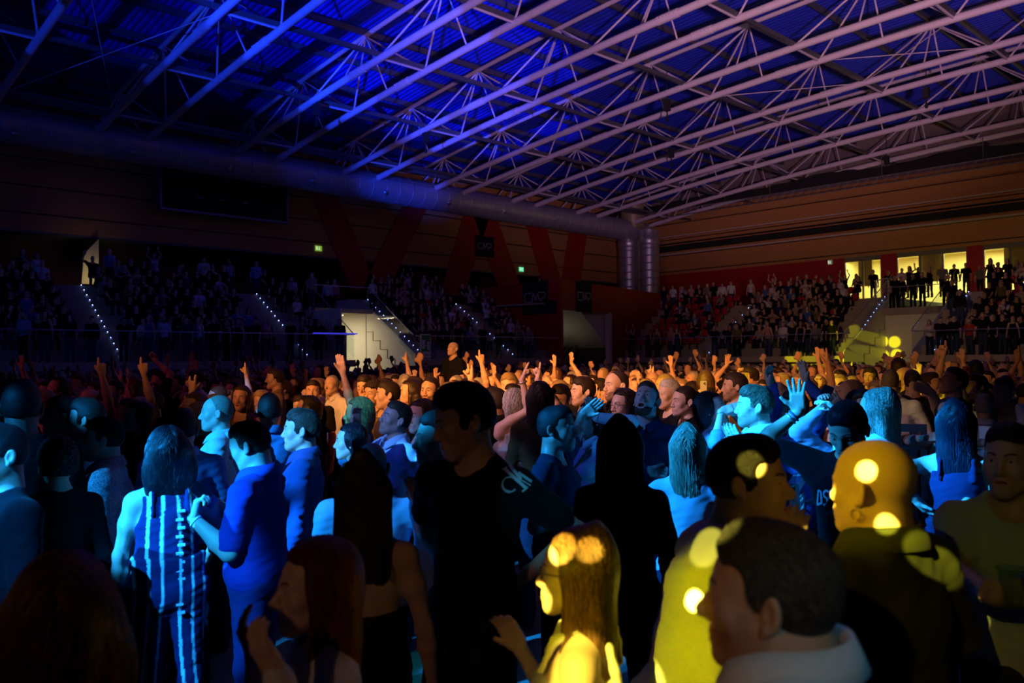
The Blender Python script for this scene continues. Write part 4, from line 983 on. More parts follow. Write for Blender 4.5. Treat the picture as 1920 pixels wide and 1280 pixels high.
        o_ = mesh_np({'tee': 't_shirt', 'shirt': 'shirt', 'rolled': 'shirt', 'tank': 'tank_top', 'strap': 'strap_top', 'dress': 'jumpsuit_top', 'hood': 'hoodie', 'jacket': 'jacket', 'polo': 'polo_shirt'}[kind], V, Q, tm, body, tc_); o_.color = (*col, 1)
        if kind in ('shirt', 'rolled', 'polo', 'hood') and sp.get('collar', True) and vb < .02:
            cv = MB(); n0 = k.neck+(0, -.004, .0); pr_ = []; rr_ = .066 if f else .073*k.b**.5; hg = .04 if kind != 'hood' else .03
            seg = 26; V = []
            for j, (dr, dz) in enumerate(((-.001, -.005), (-.006, hg+.015), (.004, hg+.02), (.016, hg*.5+.012), (.026, .006))):
                for i in range(seg):
                    a = -math.pi/2+.35+(2*math.pi-.7)*i/(seg-1); fz = .045*max(0, -math.sin(a))**2
                    V.append(n0+np.array([math.cos(a)*(rr_+dr)*1.02, math.sin(a)*(rr_+dr)*1.05-.012*max(0, -math.sin(a)), dz-fz+.01*math.sin(a)]))
            Qc = [(j*seg+i, j*seg+i+1, (j+1)*seg+i+1, (j+1)*seg+i) for j in range(4) for i in range(seg-1)]
            oc = mesh_np('collar', np.array(V), np.array(Qc), tm, o_); oc.color = (*tp.get('collarcol', col), 1)
            md = oc.modifiers.new('s', 'SOLIDIFY'); md.thickness = .003
        if kind == 'hood':
            hv = Vol(); hv.cone(k.neck+(-.07, .05, .0), k.neck+(0, .10, -.01), .035, .045, .03).cone(k.neck+(0, .10, -.01), k.neck+(.07, .05, .0), .045, .035, .03).cone(k.neck+(-.07, .05, .01), k.neck+(-.03, -.085, -.035), .028, .015, .02).cone(k.neck+(.07, .05, .01), k.neck+(.03, -.085, -.035), .028, .015, .02)
            V, Q = polygonise(hv, max(vb*.8, .005), None, None, folds(.003, 2)); oh = mesh_np('hood', V, Q, tm, o_); oh.color = (*col, 1)
            MB().tube([k.neck+(-.03, -.10, -.03), k.neck+(-.035, -.125, -.10), k.neck+(-.03, -.13, -.20)], .0035, 6).build('drawstring', WHITEP, o_)
    # trousers / skirt
    lg = sp.get('legs', {}); lk = lg.get('kind', 'trousers')
    if lk != 'none':
        lv = Vol(); li = lg.get('infl', .014); st_ = sp.get('stance', .085); o = k.off; seat_ = sp.get('sit')
        lv.ell((0, .008, .95), (.155*k.b+li+(.012 if f else 0), .108*k.b+li, .12), .04)
        if seat_:
            for s in (-1, 1): lv.cone((s*.09, 0, .90), (s*.11, -.42, .93), .082+li*.5, .06+li*.5, .03).cone((s*.11, -.42, .93), (s*.11, -.40, .50), .06+li*.5, .045+li, .03)
        else:
            for s in (-1, 1): lv.cone((s*st_, .0, .90), (s*(st_+.01), -.012, .49), .083*k.b**.5+li*.6, .056+li*.6, .035).cone((s*(st_+.01), -.012, .49), (s*(st_+.02), .02, .07), .054+li*.8, .042+li*lg.get('flare', 1), .03)
        if lg.get('top', .99) > 1.02: lv.ell((0, .005, 1.09), ((.138 if f else .15)*k.b+li, .102*k.b+li, .13), .04)
        lv.half((0, 0, lg.get('top', .99)), (0, 0, 1), .006)
        V, Q = polygonise(lv, sp.get('vl', max(vb, .012)), (-9, -9, .06) if not seat_ else (-9, -9, .3), None, folds(.006, 4))
        ol = mesh_np('trousers', V, Q, lg.get('mat', CLOTHM), body, lg['colf'](V) if 'colf' in lg else None); ol.color = (*lg.get('col', (.02, .025, .05)), 1)
        fv = Vol()
        for s in (-1, 1):
            fx = (s*.11, -.40, .44) if seat_ else (s*(st_+.02), .02, .0)
            fv.cone(np.array(fx)+(0, .0, .045), np.array(fx)+(s*.02, -.16, .035), .045, .034, .03).cone(np.array(fx)+(0, 0, .12), np.array(fx)+(0, .01, .05), .04, .045, .03)
        if not seat_: fv.half((0, 0, .004), (0, 0, -1), .004)
        V, Q = polygonise(fv, .014); of = mesh_np('shoes', V, Q, CLOTHM, body); of.color = (*lg.get('shoe', (.05, .05, .06)), 1)
    if sp.get('eyes', vh < .0062):
        for s in (-1, 1):
            c = T[0]+T[1]@np.array([s*.031, -.0835, .004]); fw = T[1]@np.array([0, -1., 0])
            eb = MB().lathe([(0, .0068), (.0042, .0062), (.0078, .0036), (.0098, -.001), (0, -.004)], c, 12, fw).build('eye', EYEW, body, True)
            MB().lathe([(0, .0078), (.0035, .0073), (.0052, .0058)], c, 10, fw).build('iris', IRIS, eb, True)
    sp['_k'] = k
    return body
# ------------------------------------------------------------------ people placed one by one
USED = set(); HEROES = []
def place(sp, x, yt, hp, phi, hphi=None, pitch=0, roll=0):
    """feet position, turn and size of a figure from where its head shows"""
    hphi = phi if hphi is None else hphi
    sp['head'] = (-(hphi-phi), pitch, roll)
    k = skeleton(sp); s = 1.
    top = k.T[0][2]+.122*math.cos(math.radians(pitch))+{'bald': 0, 'buzz': .002}.get(sp.get('hair', 'short'), .014)
    for _ in range(12):
        Z = 373.*s/hp; P = atZd(x, yt, Z); s = .5*s+.5*float(np.clip(P[2]/top, .84, 1.14))
    s = P[2]/top
    tc = -P[:2]/np.linalg.norm(P[:2]); a = math.atan2(tc[1], tc[0])-math.radians(phi)+math.pi/2
    h = rz(k.T[0]*s, a); loc = np.array([P[0]-h[0], P[1]-h[1], 0.])
    return loc, a, s, Z
def locpt(p, loc, a, s): return rz(np.array(p)-loc, -a)/s
def H(x, yt, hp, phi, label, hphi=None, pitch=0, roll=0, arms=None, group=None, **sp):
    sp.setdefault('seed', len(HEROES))
    loc, a, s, Z = place(sp, x, yt, hp, phi, hphi, pitch, roll)
    for sd, d in (arms or {}).items():
        d = dict(d); px, py, dz = d.pop('p'); d['t'] = locpt(atZd(px, py, Z+dz), loc, a, s)
        for q in ('d', 'n', 'pole'):
            if q in d:
                r_, u_, f_ = d[q]; d[q] = rz(r_*RV+u_*UV+f_*f0, -a)
        if 'pole' not in d: d['pole'] = (-.5 if sd == 'R' else .5, .4, -.7)
        sp['arm'+sd] = d
    v = min(.010, max(.003, Z/1555*1.45)); sp.setdefault('vh', v); sp.setdefault('vb', max(.0085, min(.014, v*1.7)))
    b = person(sp); b.location = loc; b.rotation_euler = (0, 0, a); b.scale = (s, s, s)
    b['label'] = label; b['category'] = 'person'
    if group: b['group'] = group
    HEROES.append((b, loc, a, s, Z, sp)); return HEROES[-1]
def hpt(h, p): return rz(np.array(p)*h[3], h[2])+h[1]           # local point of a figure -> world
def wr(h, sd): return h[5]['_k'].arms[sd]
def glasses(h, m=None, up=0):
    k = h[5]['_k']; T = k.T; b = MB(); X = lambda p: T[0]+T[1]@np.array(p, float)
    for s in (-1, 1):
        b.tube([X((s*(.031+.023*math.cos(q)), -.101+.006*abs(math.cos(q)), .002+up+.019*math.sin(q))) for q in np.linspace(0, 6.2832, 17)], .0018, 5, False)
        b.tube([X((s*.054, -.096, .008+up)), X((s*.076, -.05, .008+up)), X((s*.08, .01, .004+up))], .0018, 5)
    b.tube([X((-.009, -.104, .006+up)), X((.009, -.104, .006+up))], .0018, 5)
    return b.build('glasses', m or RUB, h[0])
def earring(h, side, rr=.012, m=None):
    k = h[5]['_k']; T = k.T; X = lambda p: T[0]+T[1]@np.array(p, float)
    MB().tube([X((side*.084, .004+rr*math.cos(q), -.045-rr+rr*math.sin(q))) for q in np.linspace(0, 6.2832, 15)], .0018, 6, False).build('earring', m or ALU, h[0], True)
def bracelet(h, sd, col, rr=.029, name='wristband', off=.0):
    Sh, el, w_, fd, hn, ps, sg = wr(h, sd); d = nrm(w_-el); c = w_-d*(.02+off); a1 = nrm(np.cross(d, (.3, .2, 1))); a2 = np.cross(d, a1)
    o = MB().tube([c+rr*(math.cos(q)*a1+math.sin(q)*a2) for q in np.linspace(0, 6.2832, 17)], .006, 6, False).build(name, col, h[0], True)
PHM = mat('phone_body_black', (.012, .012, .02), .2, spec=.7)
LENS = mat('camera_lens_glass', (.01, .01, .015), .08)
def phone(c, up, nn, label, scr=None, body=None, tilt=0):
    """c centre, up long axis, nn screen normal"""
    up = nrm(up); nn = nrm(np.array(nn, float)-up*(up@np.array(nn, float))); x = np.cross(up, nn)
    o = empty('smartphone', c, label=label, cat='phone')
    M = Matrix((x, up, nn)).transposed().to_4x4(); M.translation = Vector(c); o.matrix_world = M
    b = MB(); P = []
    for (cx, cy) in ((.028, .068), (-.028, .068), (-.028, -.068), (.028, -.068)):
        q0 = {(1, 1): 0, (-1, 1): 90, (-1, -1): 180, (1, -1): 270}[(int(np.sign(cx)), int(np.sign(cy)))]
        for q in (0, 45, 90): P.append((cx+.008*math.cos(math.radians(q0+q)), cy+.008*math.sin(math.radians(q0+q)), -.004))
    b.prism(P, (0, 0, .008)).build('case', body or PHM, o)
    MB().box((-.032, -.071, .004), (.032, .071, .0045)).build('screen', scr or mat('phone_screen_off', (.01, .01, .02), .08), o)
    cb = MB()
    for (u, v_) in ((-.018, .055), (-.018, .036), (-.005, .046)): cb.lathe([(0, -.0075), (.0065, -.007), (.0075, -.004)], (u, v_, 0), 12)
    cb.build('camera_lenses', LENS, o)
    return o
CUPM = glass_mat('clear_plastic_cup', (.78, .9, .88))
def cup(c, label, liq=None, h=.12, r=.04, m=None, straw=False):
    o = empty('plastic_cup', c, label=label, cat='cup')
    MB().lathe([(0, 0), (r*.72, 0), (r*.74, .004), (r, h), (r+.004, h+.001), (r+.004, h-.004), (r-.002, h-.004), (r*.71, .006), (0, .006)], (0, 0, 0), 24).build('cup_wall', m or CUPM, o, True)
    if liq: MB().lathe([(0, .008), (r*.7, .008), (r*.84, h*.5), (0, h*.5)], (0, 0, 0), 24).build('drink', liq, o, True)
    if straw: MB().tube([(0, 0, .01), (.02, .01, h+.06)], .004, 8).build('straw', WHITEP, o, True)
    return o
FAIR = (.70, .46, .35); SKN = (.60, .37, .26); TAN = (.50, .29, .19); DRK = (.03, .018, .012); BRN = (.09, .045, .02); GREY = (.28, .26, .24); BLD = (.55, .40, .22); RED = (.16, .03, .012); SILV = (.55, .53, .5)
NAVY = (.02, .03, .12); BLK = (.008, .008, .01); WHT_ = (.75, .75, .75); LBL = (.45, .55, .72); DEN = (.05, .09, .22)
def T(kind, col, **k): return dict(kind=kind, col=col, **k)
def legs(col, **k): return dict(col=col, **k)
UP = (0, 1, 0)
# -------- very near
H(118, 1040, 225, 185, 'blurred reddish brown haired person seen from behind in the lower left corner', sex='f', hair='wavy', haircol=(.10, .03, .012), hvol=1.25, strands=900, srad=.0022, top=T('tee', (.02, .012, .012)))
h62 = H(1442, 974, 262, 100, 'grey haired person in a pale collared shirt, face in profile, very close at bottom right', sex='m', hair='short', haircol=(.07, .065, .06), strands=5000, srad=.0008, skin=(.50, .30, .2), fat=1.3, nose=1.25, beard=.2, build=1.5, broad=1.1, sn=.05, lean=(0, -.2), top=T('shirt', (.62, .72, .8)), hvol=1.1)
h48 = H(1637, 822, 180, 122, 'bald person with a hoop earring and dark top, yellow light disc on the head', sex='m', hair='bald', skin=(.66, .42, .26), fat=1.2, nose=.9, build=1.25, broad=1.12, sn=.02, top=T('shirt', (.045, .05, .012), collar=False, neckr=.076), vh=.003,
        armL=dict(t=(.30, -.22, 1.02), pole=(.7, .6, -.1), pose='relaxed'), armR=dict(t=(-.3, -.2, 1.02), pole=(-.7, .6, -.1), pose='relaxed'))
earring(h48, 1, .013, mat('gold', (.8, .6, .25), .25, 1.))
h46 = H(1402, 814, 156, -112, 'dark haired person in yellow lit pale t-shirt looking right, light disc on temple', hphi=-82, sex='m', hair='fade', haircol=(.012, .008, .006), strands=4000, skin=(.62, .40, .27), nose=1.35, beard=.12, top=T('tee', (.78, .78, .72), neckr=.072, slv=.9, infl=.03), build=1.3, lean=(0, -.28), vh=.003, mouth=.15,
        arms=dict(L=dict(p=(1486, 1052, -.05), pose='relaxed', d=(.05, 1, 0), n=(.6, .1, .8), pole=(-.1, -1, .2))))
h61 = H(1078, 988, 150, 97, 'person with long brown hair and bare shoulders lit bright yellow at the bottom centre', sex='f', hair='long', hlen=1.25, haircol=(.17, .075, .03), strands=3600, srad=.0013, skin=(.66, .43, .30), hvol=1.12, top=T('dress', (.6, .55, .45), cut=1.34), vh=.003, nose=.85,
        arms=dict(R=dict(p=(975, 1215, .15), pose='relaxed', pole=(0, -1, 0)), L=dict(p=(960, 1420, -.1), pose='relaxed')))
glasses(h61)
h16 = H(592, 1011, 160, 78, 'dim red haired person in a white blouse at the bottom left of centre', sex='f', hair='wavy', hlen=1.2, haircol=RED, strands=2600, srad=.0014, skin=FAIR, nose=1.3, top=T('shirt', (.72, .72, .75)), vh=.003, hvol=1.15, mouth=.1,
        arms=dict(R=dict(p=(478, 1235, -.1), pose='relaxed', d=(-.4, .9, 0), n=(.8, .1, .5), pole=(.1, -1, 0)), L=dict(p=(520, 1262, -.3), pose='relaxed', d=(-.5, .8, 0), n=(.2, .5, .8), pole=(.4, -1, 0))))
h60 = H(1893, 790, 128, 8, 'person in olive lit t-shirt holding a cup, cut by the right edge', hphi=18, sex='m', hair='short', haircol=DRK, strands=1500, skin=(.48, .30, .22), fat=1.2, build=1.15, top=T('tee', (.42, .48, .42)), mouth=.1,
        arms=dict(R=dict(p=(1864, 1118, -.35), pose='grip', d=(.9, .25, 0), n=(.2, .1, .9), pole=(-.5, -1, .2)), L=dict(p=(1916, 1122, -.35), pose='grip', d=(-.9, .2, 0), n=(-.1, .1, .9), pole=(.6, -1, .2))))
w1 = hpt(h60, wr(h60, 'R')[2]); w2 = hpt(h60, wr(h60, 'L')[2])
cup((w1+w2)/2+np.array([0, 0, -.02])-f2*.02, 'clear plastic cup held in both hands at the right edge', None)
h17 = H(868, 720, 126, 38, 'tall person in black t-shirt with large pale print on the sleeve, head bowed', hphi=72, pitch=14, sex='m', hair='thick', haircol=DRK, strands=3000, skin=SKN, fat=.8, beard=.08, build=1.0, broad=1.02, top=T('tee', (.006, .006, .008), slv=.66),
        legs=legs((.012, .02, .07), mat=DENIM), arms=dict(L=dict(p=(990, 1075, .05), pose='relaxed', pole=(1, -.1, 0)), R=dict(p=(838, 1060, .1), pose='relaxed')))
h15 = H(683, 860, 118, 186, 'person with very long straight dark hair and bare back, left of the centre', sex='f', hair='long', hlen=1.5, haircol=(.035, .02, .014), strands=3200, srad=.0015, hvol=1.18, skin=SKN, top=T('dress', (.01, .01, .012), cut=1.2))
h45 = H(1165, 788, 98, 190, 'black silhouette of a person with long hair standing right of the centre', sex='f', hair='long', hlen=1.4, haircol=(.006, .005, .005), strands=800, hvol=1.2, top=T('jacket', BLK))
h59 = H(1792, 752, 80, 182, 'person with long black hair and bare arms in a belted navy jumpsuit, right side', sex='f', hair='long', hlen=1.3, haircol=(.012, .012, .03), strands=2400, srad=.0016, skin=FAIR, top=T('dress', (.015, .02, .07), cut=1.38, vt=.008), legs=legs((.015, .02, .07), infl=.03, top=1.1, flare=2),
        arms=dict(L=dict(p=(1716, 935, 0), pose='relaxed', pole=(-1, 0, -.3)), R=dict(p=(1812, 940, -.25), pose='relaxed', pole=(1, 0, .2), d=(-.3, -1, 0))))
Mb = mat('belt_leather', (.05, .05, .1), .3)
def ring_on(h, z, rx, ry, m, name, w_=.02, up=.0):
    k = h[5]['_k']; o = k.off(z); V = []; n = 40
    for j in range(4):
        dr, dz = ((0, -w_), (.004, -w_), (.004, w_), (0, w_))[j]
        for i in range(n): a = 2*math.pi*i/n; V.append(o+np.array([(rx+dr)*math.cos(a), (ry+dr)*math.sin(a)+.003, z+dz]))
    return mesh_np(name, np.array(V), np.array([(j*n+i, j*n+(i+1) % n, ((j+1) % 4)*n+(i+1) % n, ((j+1) % 4)*n+i) for j in range(4) for i in range(n)]), m, h[0])
ring_on(h59, 1.08, .150, .124, Mb, 'belt')
h44 = H(1290, 797, 80, 184, 'person with long straight blonde hair in a light blue shirt, seen from behind', sex='f', hair='long', hlen=1.3, haircol=(.42, .36, .26), strands=2600, srad=.0016, hvol=1.0, skin=FAIR, top=T('shirt', (.42, .55, .75)), legs=legs((.02, .03, .08)),
        arms=dict(L=dict(p=(1240, 1000, -.1), pose='relaxed', pole=(-1, 0, -.2)), R=dict(p=(1335, 985, .2), pose='relaxed', pole=(1, 0, -.2))))
h47 = H(1588, 756, 97, 14, 'person in black t-shirt with block letters, looking down, one bare arm raised', hphi=20, pitch=28, sex='m', hair='fade', haircol=(.015, .01, .02), strands=2500, skin=SKN, nose=1.1, beard=.1, vb=.008, top=T('tee', (.006, .006, .008), vt=.008),
        arms=dict(R=dict(p=(1497, 772, .3), pose='open', d=(-.08, 1, -.05), n=(-.45, 0, -1), pole=(-.5, -.8, -.1)), L=dict(p=(1600, 960, -.3), pose='grip', pole=(.6, -.8, 0))))
bracelet(h47, 'R', mat('cord_bracelet', (.05, .08, .2), .6), .029, 'bracelet', .01)
bracelet(h47, 'R', ALU, .030, 'chain_bracelet', .03)
h43 = H(1414, 721, 73, 84, 'bright blue lit bearded person in white shirt with palms together before the face', sex='m', hair='fade', haircol=(.20, .13, .08), strands=1800, skin=FAIR, beard=.45, build=1.15, fat=1, mouth=.5, top=T('polo', (.78, .78, .8), slv=1.3), legs=legs(NAVY), vb=.0085,
        arms=dict(L=dict(p=(1391, 842, -.28), pose='flat', d=(-.55, 1, 0), n=(.3, .2, .9), pole=(.3, -1, 0)), R=dict(p=(1385, 838, .0), pose='flat', d=(-.55, 1, 0), n=(0, 0, -1), pole=(-.3, -1, 0))))
h42 = H(1334, 733, 62, -78, 'dark haired person in a denim shirt facing right, hands raised toward the white shirt', sex='f', hair='bob', haircol=(.02, .02, .03), strands=900, skin=FAIR, mouth=.4, pitch=-12, top=T('rolled', (.22, .38, .55), mat=DENIM),
        arms=dict(R=dict(p=(1352, 772, -.3), pose='flat', d=(1, .35, 0), n=(0, -.5, .8), pole=(-.3, -1, 0)), L=dict(p=(1375, 775, .1), pose='flat', d=(1, .3, 0), n=(0, -1, 0), pole=(0, -1, 0))))
bracelet(h42, 'R', ALU, .026, 'bracelet')
h50 = H(1488, 730, 62, 55, 'person in a navy shirt with both hands raised behind the open blue lit hand', sex='m', hair='short', haircol=DRK, skin=TAN, top=T('shirt', (.03, .06, .22)), legs=legs(NAVY), armdummy=0,
        arms=dict(R=dict(p=(1447, 722, -.2), pose='relaxed', d=(-.3, 1, 0), n=(.5, 0, -.8), pole=(-1, -.2, 0)), L=dict(p=(1512, 716, .1), pose='open', d=(-.25, 1, 0), n=(-.9, 0, -.3), pole=(1, -.3, 0))))
ring_on(h50, .985, .178, .13, Mb, 'belt')
h51 = H(1644, 727, 76, 112, 'person with long light blue lit hair in a shiny white blouse near the raised hand', sex='f', hair='long', hlen=1.1, haircol=(.42, .36, .28), strands=2800, srad=.0016, skin=FAIR, top=T('shirt', (.75, .75, .78), mat=SATIN, fold=.008), arms=dict(R=dict(p=(1570, 770, .1), pose='relaxed', d=(-.8, .6, 0), n=(0, -1, 0), pole=(0, -1, 0))))
h6 = H(312, 800, 88, 172, 'person in a white and navy striped jumpsuit with shoulder length dark hair, seen from behind', hphi=165, sex='f', hair='wavy', hlen=.9, haircol=(.03, .022, .03), hvol=1.22, strands=2600, srad=.0016, skin=FAIR, build=1.1, vb=.008,
       top=T('dress', (.8, .8, .82), cut=1.43, hem=1.10, vt=.005, colf=lambda V: np.where((np.abs(((np.abs(V[:, 0])+.018+.10*(V[:, 2]-1.1)**2) % .062)-.031)[:, None] > .0238), 1., np.array([[.02, .025, .11]]))),
       legs=legs((.8, .8, .82), infl=.03, top=1.12, flare=2.2, colf=lambda V: np.where((np.abs(((np.abs(V[:, 0])+.018-.10*(V[:, 2]-1.0)**2) % .060)-.03)[:, None] > .0228), 1., np.array([[.02, .025, .11]]))), vl=.006,
       arms=dict(L=dict(p=(222, 1140, -.05), pose='relaxed', pole=(-1, 0, -.1)), R=dict(p=(390, 1040, .35), pose='relaxed', pole=(1, 0, 0))))
bracelet(h6, 'L', mat('white_paper_band', (.8, .8, .8), .6), .027); ring_on(h6, 1.115, .152, .128, mat('navy_sash', (.015, .02, .08), .8), 'waist_seam', .008)
for i in range(13):
    z_ = 1.36-.042*i; MB().box((-.064+.008*(i % 2), .128-.03*abs(z_-1.2), z_-.014), (-.030+.008*(i % 2), .142-.02*abs(z_-1.2), z_-.002)).build('white_tie_block', mat('white_tie_blocks', (.8, .8, .82), .7), h6[0])
h9 = H(468, 789, 86, 112, 'brown haired person in navy polo shirt looking down at a phone in both hands', hphi=112, pitch=16, sex='m', hair='short', haircol=(.07, .045, .03), strands=2600, skin=FAIR, fat=.8, build=1.28, broad=1.05, vb=.008, top=T('polo', (.025, .035, .26), slv=.85, collarcol=(.05, .07, .4)), legs=legs((.02, .03, .14)),
       arms=dict(L=dict(p=(362, 972, -.22), pose='grip', d=(.2, 1, .1), n=(.9, .2, .3), pole=(.2, -1, -.2)), R=dict(p=(412, 948, .0), pose='grip', d=(-.9, .3, 0), n=(-.1, .2, -.9), pole=(.4, -1, .3))))
bracelet(h9, 'L', mat('white_paper_band', (.8, .8, .8), .6), .031)
phone(atZd(383, 928, h9[4]-.18), .62*UV-.55*RV-.3*f0, -.5*f0+.6*RV+.5*UV, 'black smartphone held in both hands by the person in the navy polo shirt')
h7 = H(407, 741, 64, 96, 'shaven headed person in a white hoodie in profile, bright blue lit, behind the phone holder', sex='m', hair='buzz', haircol=(.35, .24, .18), skin=FAIR, top=T('hood', (.78, .76, .76)), nose=1.1, vh=.004, vb=.008)
h11 = H(565, 765, 73, 97, 'young short haired person in a navy shirt with a bright blue lit face in profile', sex='m', hair='fade', haircol=(.10, .07, .05), strands=2200, skin=FAIR, mouth=.5, vh=.004, vb=.0085, top=T('shirt', (.05, .08, .26), collarcol=(.05, .08, .26)), nose=1.0)
h13 = H(657, 793, 62, 94, 'person with straight dark hair and a bright blue lit profile beside the grey cap', sex='f', hair='bob', haircol=(.025, .015, .02), strands=2200, skin=FAIR, top=T('tank', BLK), nose=1.0, vh=.004)
h12 = H(672, 744, 57, 100, 'person with straight light hair and hoop earring looking left, deep blue lit', sex='f', hair='bob', haircol=(.30, .24, .17), strands=1800, skin=FAIR, top=T('tee', (.1, .12, .25)), arms=dict(R=dict(p=(640, 690, .1), pose='flat', d=(-.2, 1, 0), n=(0, 0, -1), pole=(.3, -1, 0))))
earring(h12, 1, .018)
h14 = H(697, 830, 88, 184, 'person in a white t-shirt with broad shoulders, mostly behind the very long dark hair', sex='m', hair='buzz', haircol=(.1, .08, .07), skin=TAN, build=1.2, broad=1.15, top=T('tee', (.55, .68, .85)), arms=dict(R=dict(p=(790, 1075, .05), pose='relaxed', pole=(1, 0, 0))))
h4 = H(193, 781, 76, 98, 'dark haired person in a speckled grey knit jumper in profile at the left', hphi=98, sex='m', hair='short', haircol=(.05, .035, .03), strands=2400, skin=SKN, fat=1.1, build=1.25, broad=1.1, top=T('shirt', (.55, .58, .65), mat=KNIT, collar=False, infl=.03, fold=.010), vb=.0085)
H(116, 740, 72, 95, 'short haired person in a dark t-shirt, dim blue profile behind the speckled jumper', sex='m', hair='short', haircol=DRK, skin=SKN, top=T('tee', BLK))
H(160, 746, 71, 105, 'black haired person with a pale shirt collar showing, edge of face lit blue', sex='m', hair='thick', haircol=DRK, skin=FAIR, top=T('shirt', (.6, .65, .75)))
H(342, 764, 72, 176, 'dark haired person in a blue polo with a striped collar, seen from behind', sex='m', hair='short', haircol=DRK, skin=SKN, top=T('polo', (.16, .26, .52), collarcol=(.3, .45, .7)), build=1.15)
H(505, 737, 60, 178, 'dark haired person in a pale blue shirt from behind, left of the lit young profile', sex='m', hair='thick', haircol=DRK, skin=TAN, top=T('shirt', (.18, .28, .55)))
H(42, 712, 92, 188, 'large dark figure seen from behind near the left edge', sex='m', hair='thick', haircol=BLK, skin=(.2, .12, .1), top=T('jacket', BLK), build=1.3)
H(-4, 790, 112, 70, 'dim blue face cut by the left edge of the photo', sex='m', hair='short', haircol=BLK, skin=(.4, .25, .2), top=T('jacket', (.006, .006, .01)), build=1.2)
H(108, 822, 84, 170, 'person with dark curly hair low at the left in front of the speckled jumper', sex='f', hair='curly', haircol=(.03, .02, .02), skin=SKN, top=T('jacket', BLK))
h18 = H(822, 768, 97, 84, 'person in a blue wavy lined shirt half hidden by the tall black t-shirt', sex='m', hair='short', haircol=DRK, skin=FAIR, beard=.1, top=T('rolled', (.30, .42, .68), mat=WAVEM, infl=.025), arms=dict(L=dict(p=(800, 950, -.2), pose='relaxed', pole=(.4, -.8, 0))))
h19 = H(742, 751, 62, 62, 'person in a light blue button shirt looking up left with one arm out', hphi=72, pitch=-14, roll=6, sex='m', hair='short', haircol=DRK, skin=(.42, .22, .2), fat=1.2, build=1.15, top=T('shirt', (.50, .60, .80), slv=(1.2, 1.9)), arms=dict(R=dict(p=(668, 800, -.1), pose='relaxed', pole=(0, -1, 0)), L=dict(p=(788, 855, -.2), pose='grip', d=(1, .2, 0), pole=(.5, -.6, 0))))
cup(atZd(787, 850, h19[4]-.25), 'small clear cup beside the light blue button shirt', None, .10, .035)
h20 = H(788, 748, 58, 52, 'person with long brown hair and dim pink face beside the light blue shirt', sex='f', hair='long', haircol=(.06, .025, .015), strands=900, skin=FAIR, top=T('strap', (.05, .03, .02)))
h35 = H(1044, 758, 80, -72, 'dark silhouetted person in a navy t-shirt pointing an arm up to the right', hphi=-75, sex='m', hair='short', haircol=BLK, skin=(.42, .22, .18), top=T('tee', (.01, .015, .04), slv=.7), arms=dict(L=dict(p=(1114, 733, 1.0), pose='flat', d=(.8, .7, 0), n=(0, 0, -1), pole=(0, -1, 0)), R=dict(p=(1075, 960, -.1), pose='relaxed')))
h34 = H(1104, 752, 62, 48, 'person with round glasses in a white shirt and shoulder strap, one hand on the head', pitch=-10, sex='f', hair='bob', haircol=(.06, .02, .012), strands=900, skin=FAIR, mouth=.35, vh=.0042, top=T('shirt', (.75, .72, .76)), arms=dict(L=dict(p=(1116, 782, -.18), pose='flat', d=(-.35, 1, .1), n=(-.3, 0, 1), pole=(1, -.6, 0))))
glasses(h34); bracelet(h34, 'L', ALU, .03, 'wrist_watch')
k = h34[5]['_k']; MB().tube([(.10, .03, 1.46), (.08, -.10, 1.40), (-.02, -.155, 1.25), (-.15, -.10, 1.02)], .012, 6).build('bag_strap', mat('tan_strap', (.25, .14, .05), .6), h34[0])
h36 = H(1212, 717, 66, 18, 'bearded person in a dark sweater with head thrown back laughing', hphi=18, pitch=-26, sex='m', hair='short', haircol=(.05, .025, .015), beardvol=1, skin=(.55, .32, .27), mouth=1, top=T('shirt', (.012, .016, .05), collar=False), build=1.15, vh=.0042, arms=dict(R=dict(p=(1215, 882, -.3), pose='grip', d=(.9, -.2, 0), pole=(-.6, -.6, 0))))
cup(hpt(h36, wr(h36, 'R')[2])+RV*.09-f2*.03+np.array([0, 0, -.02]), 'clear cup in the hand of the laughing bearded person', None)
h33 = H(1155, 695, 54, 58, 'pink lit bearded person with receding hair in black, behind the hand on head', sex='m', hair='buzz', haircol=(.05, .035, .03), beard=.75, skin=FAIR, fat=.8, vh=.0045, build=1.15, top=T('polo', BLK), mouth=.2)
h32 = H(1092, 706, 50, 68, 'short dark haired person with a moustache smiling in profile, pink lit', sex='m', hair='thick', haircol=DRK, skin=FAIR, beard=.3, mouth=.5, top=T('tee', BLK), vh=.0045)
h31 = H(1050, 720, 54, 30, 'young dark haired person looking down, orange lit, beside the long brown hair', hphi=22, pitch=12, sex='m', hair='thick', haircol=DRK, skin=SKN, top=T('tee', BLK), vh=.0045)
h37 = H(1168, 728, 56, 50, 'smiling person with glasses and long dark hair between two bearded people', sex='f', hair='wavy', haircol=DRK, strands=600, skin=FAIR, mouth=.6, top=T('tee', WHT_), vh=.0045); glasses(h37)
H(1190, 735, 48, 70, 'person with long brown hair leaning against the laughing bearded person', sex='f', hair='long', haircol=(.04, .02, .012), strands=500, skin=SKN, top=T('tee', BLK))
h39 = H(1254, 710, 52, 58, 'white haired person in a dark t-shirt, pink lit, in three quarter view', sex='m', hair='short', haircol=(.6, .58, .55), skin=FAIR, mouth=.2, top=T('tee', BLK), vh=.0045)
h40 = H(1282, 722, 54, 62, 'person with dark tied up hair, earring and black v-neck in three quarter view', sex='f', hair='up', haircol=DRK, skin=FAIR, top=T('tee', BLK, vneck=1), vh=.0045); earring(h40, 1, .006)
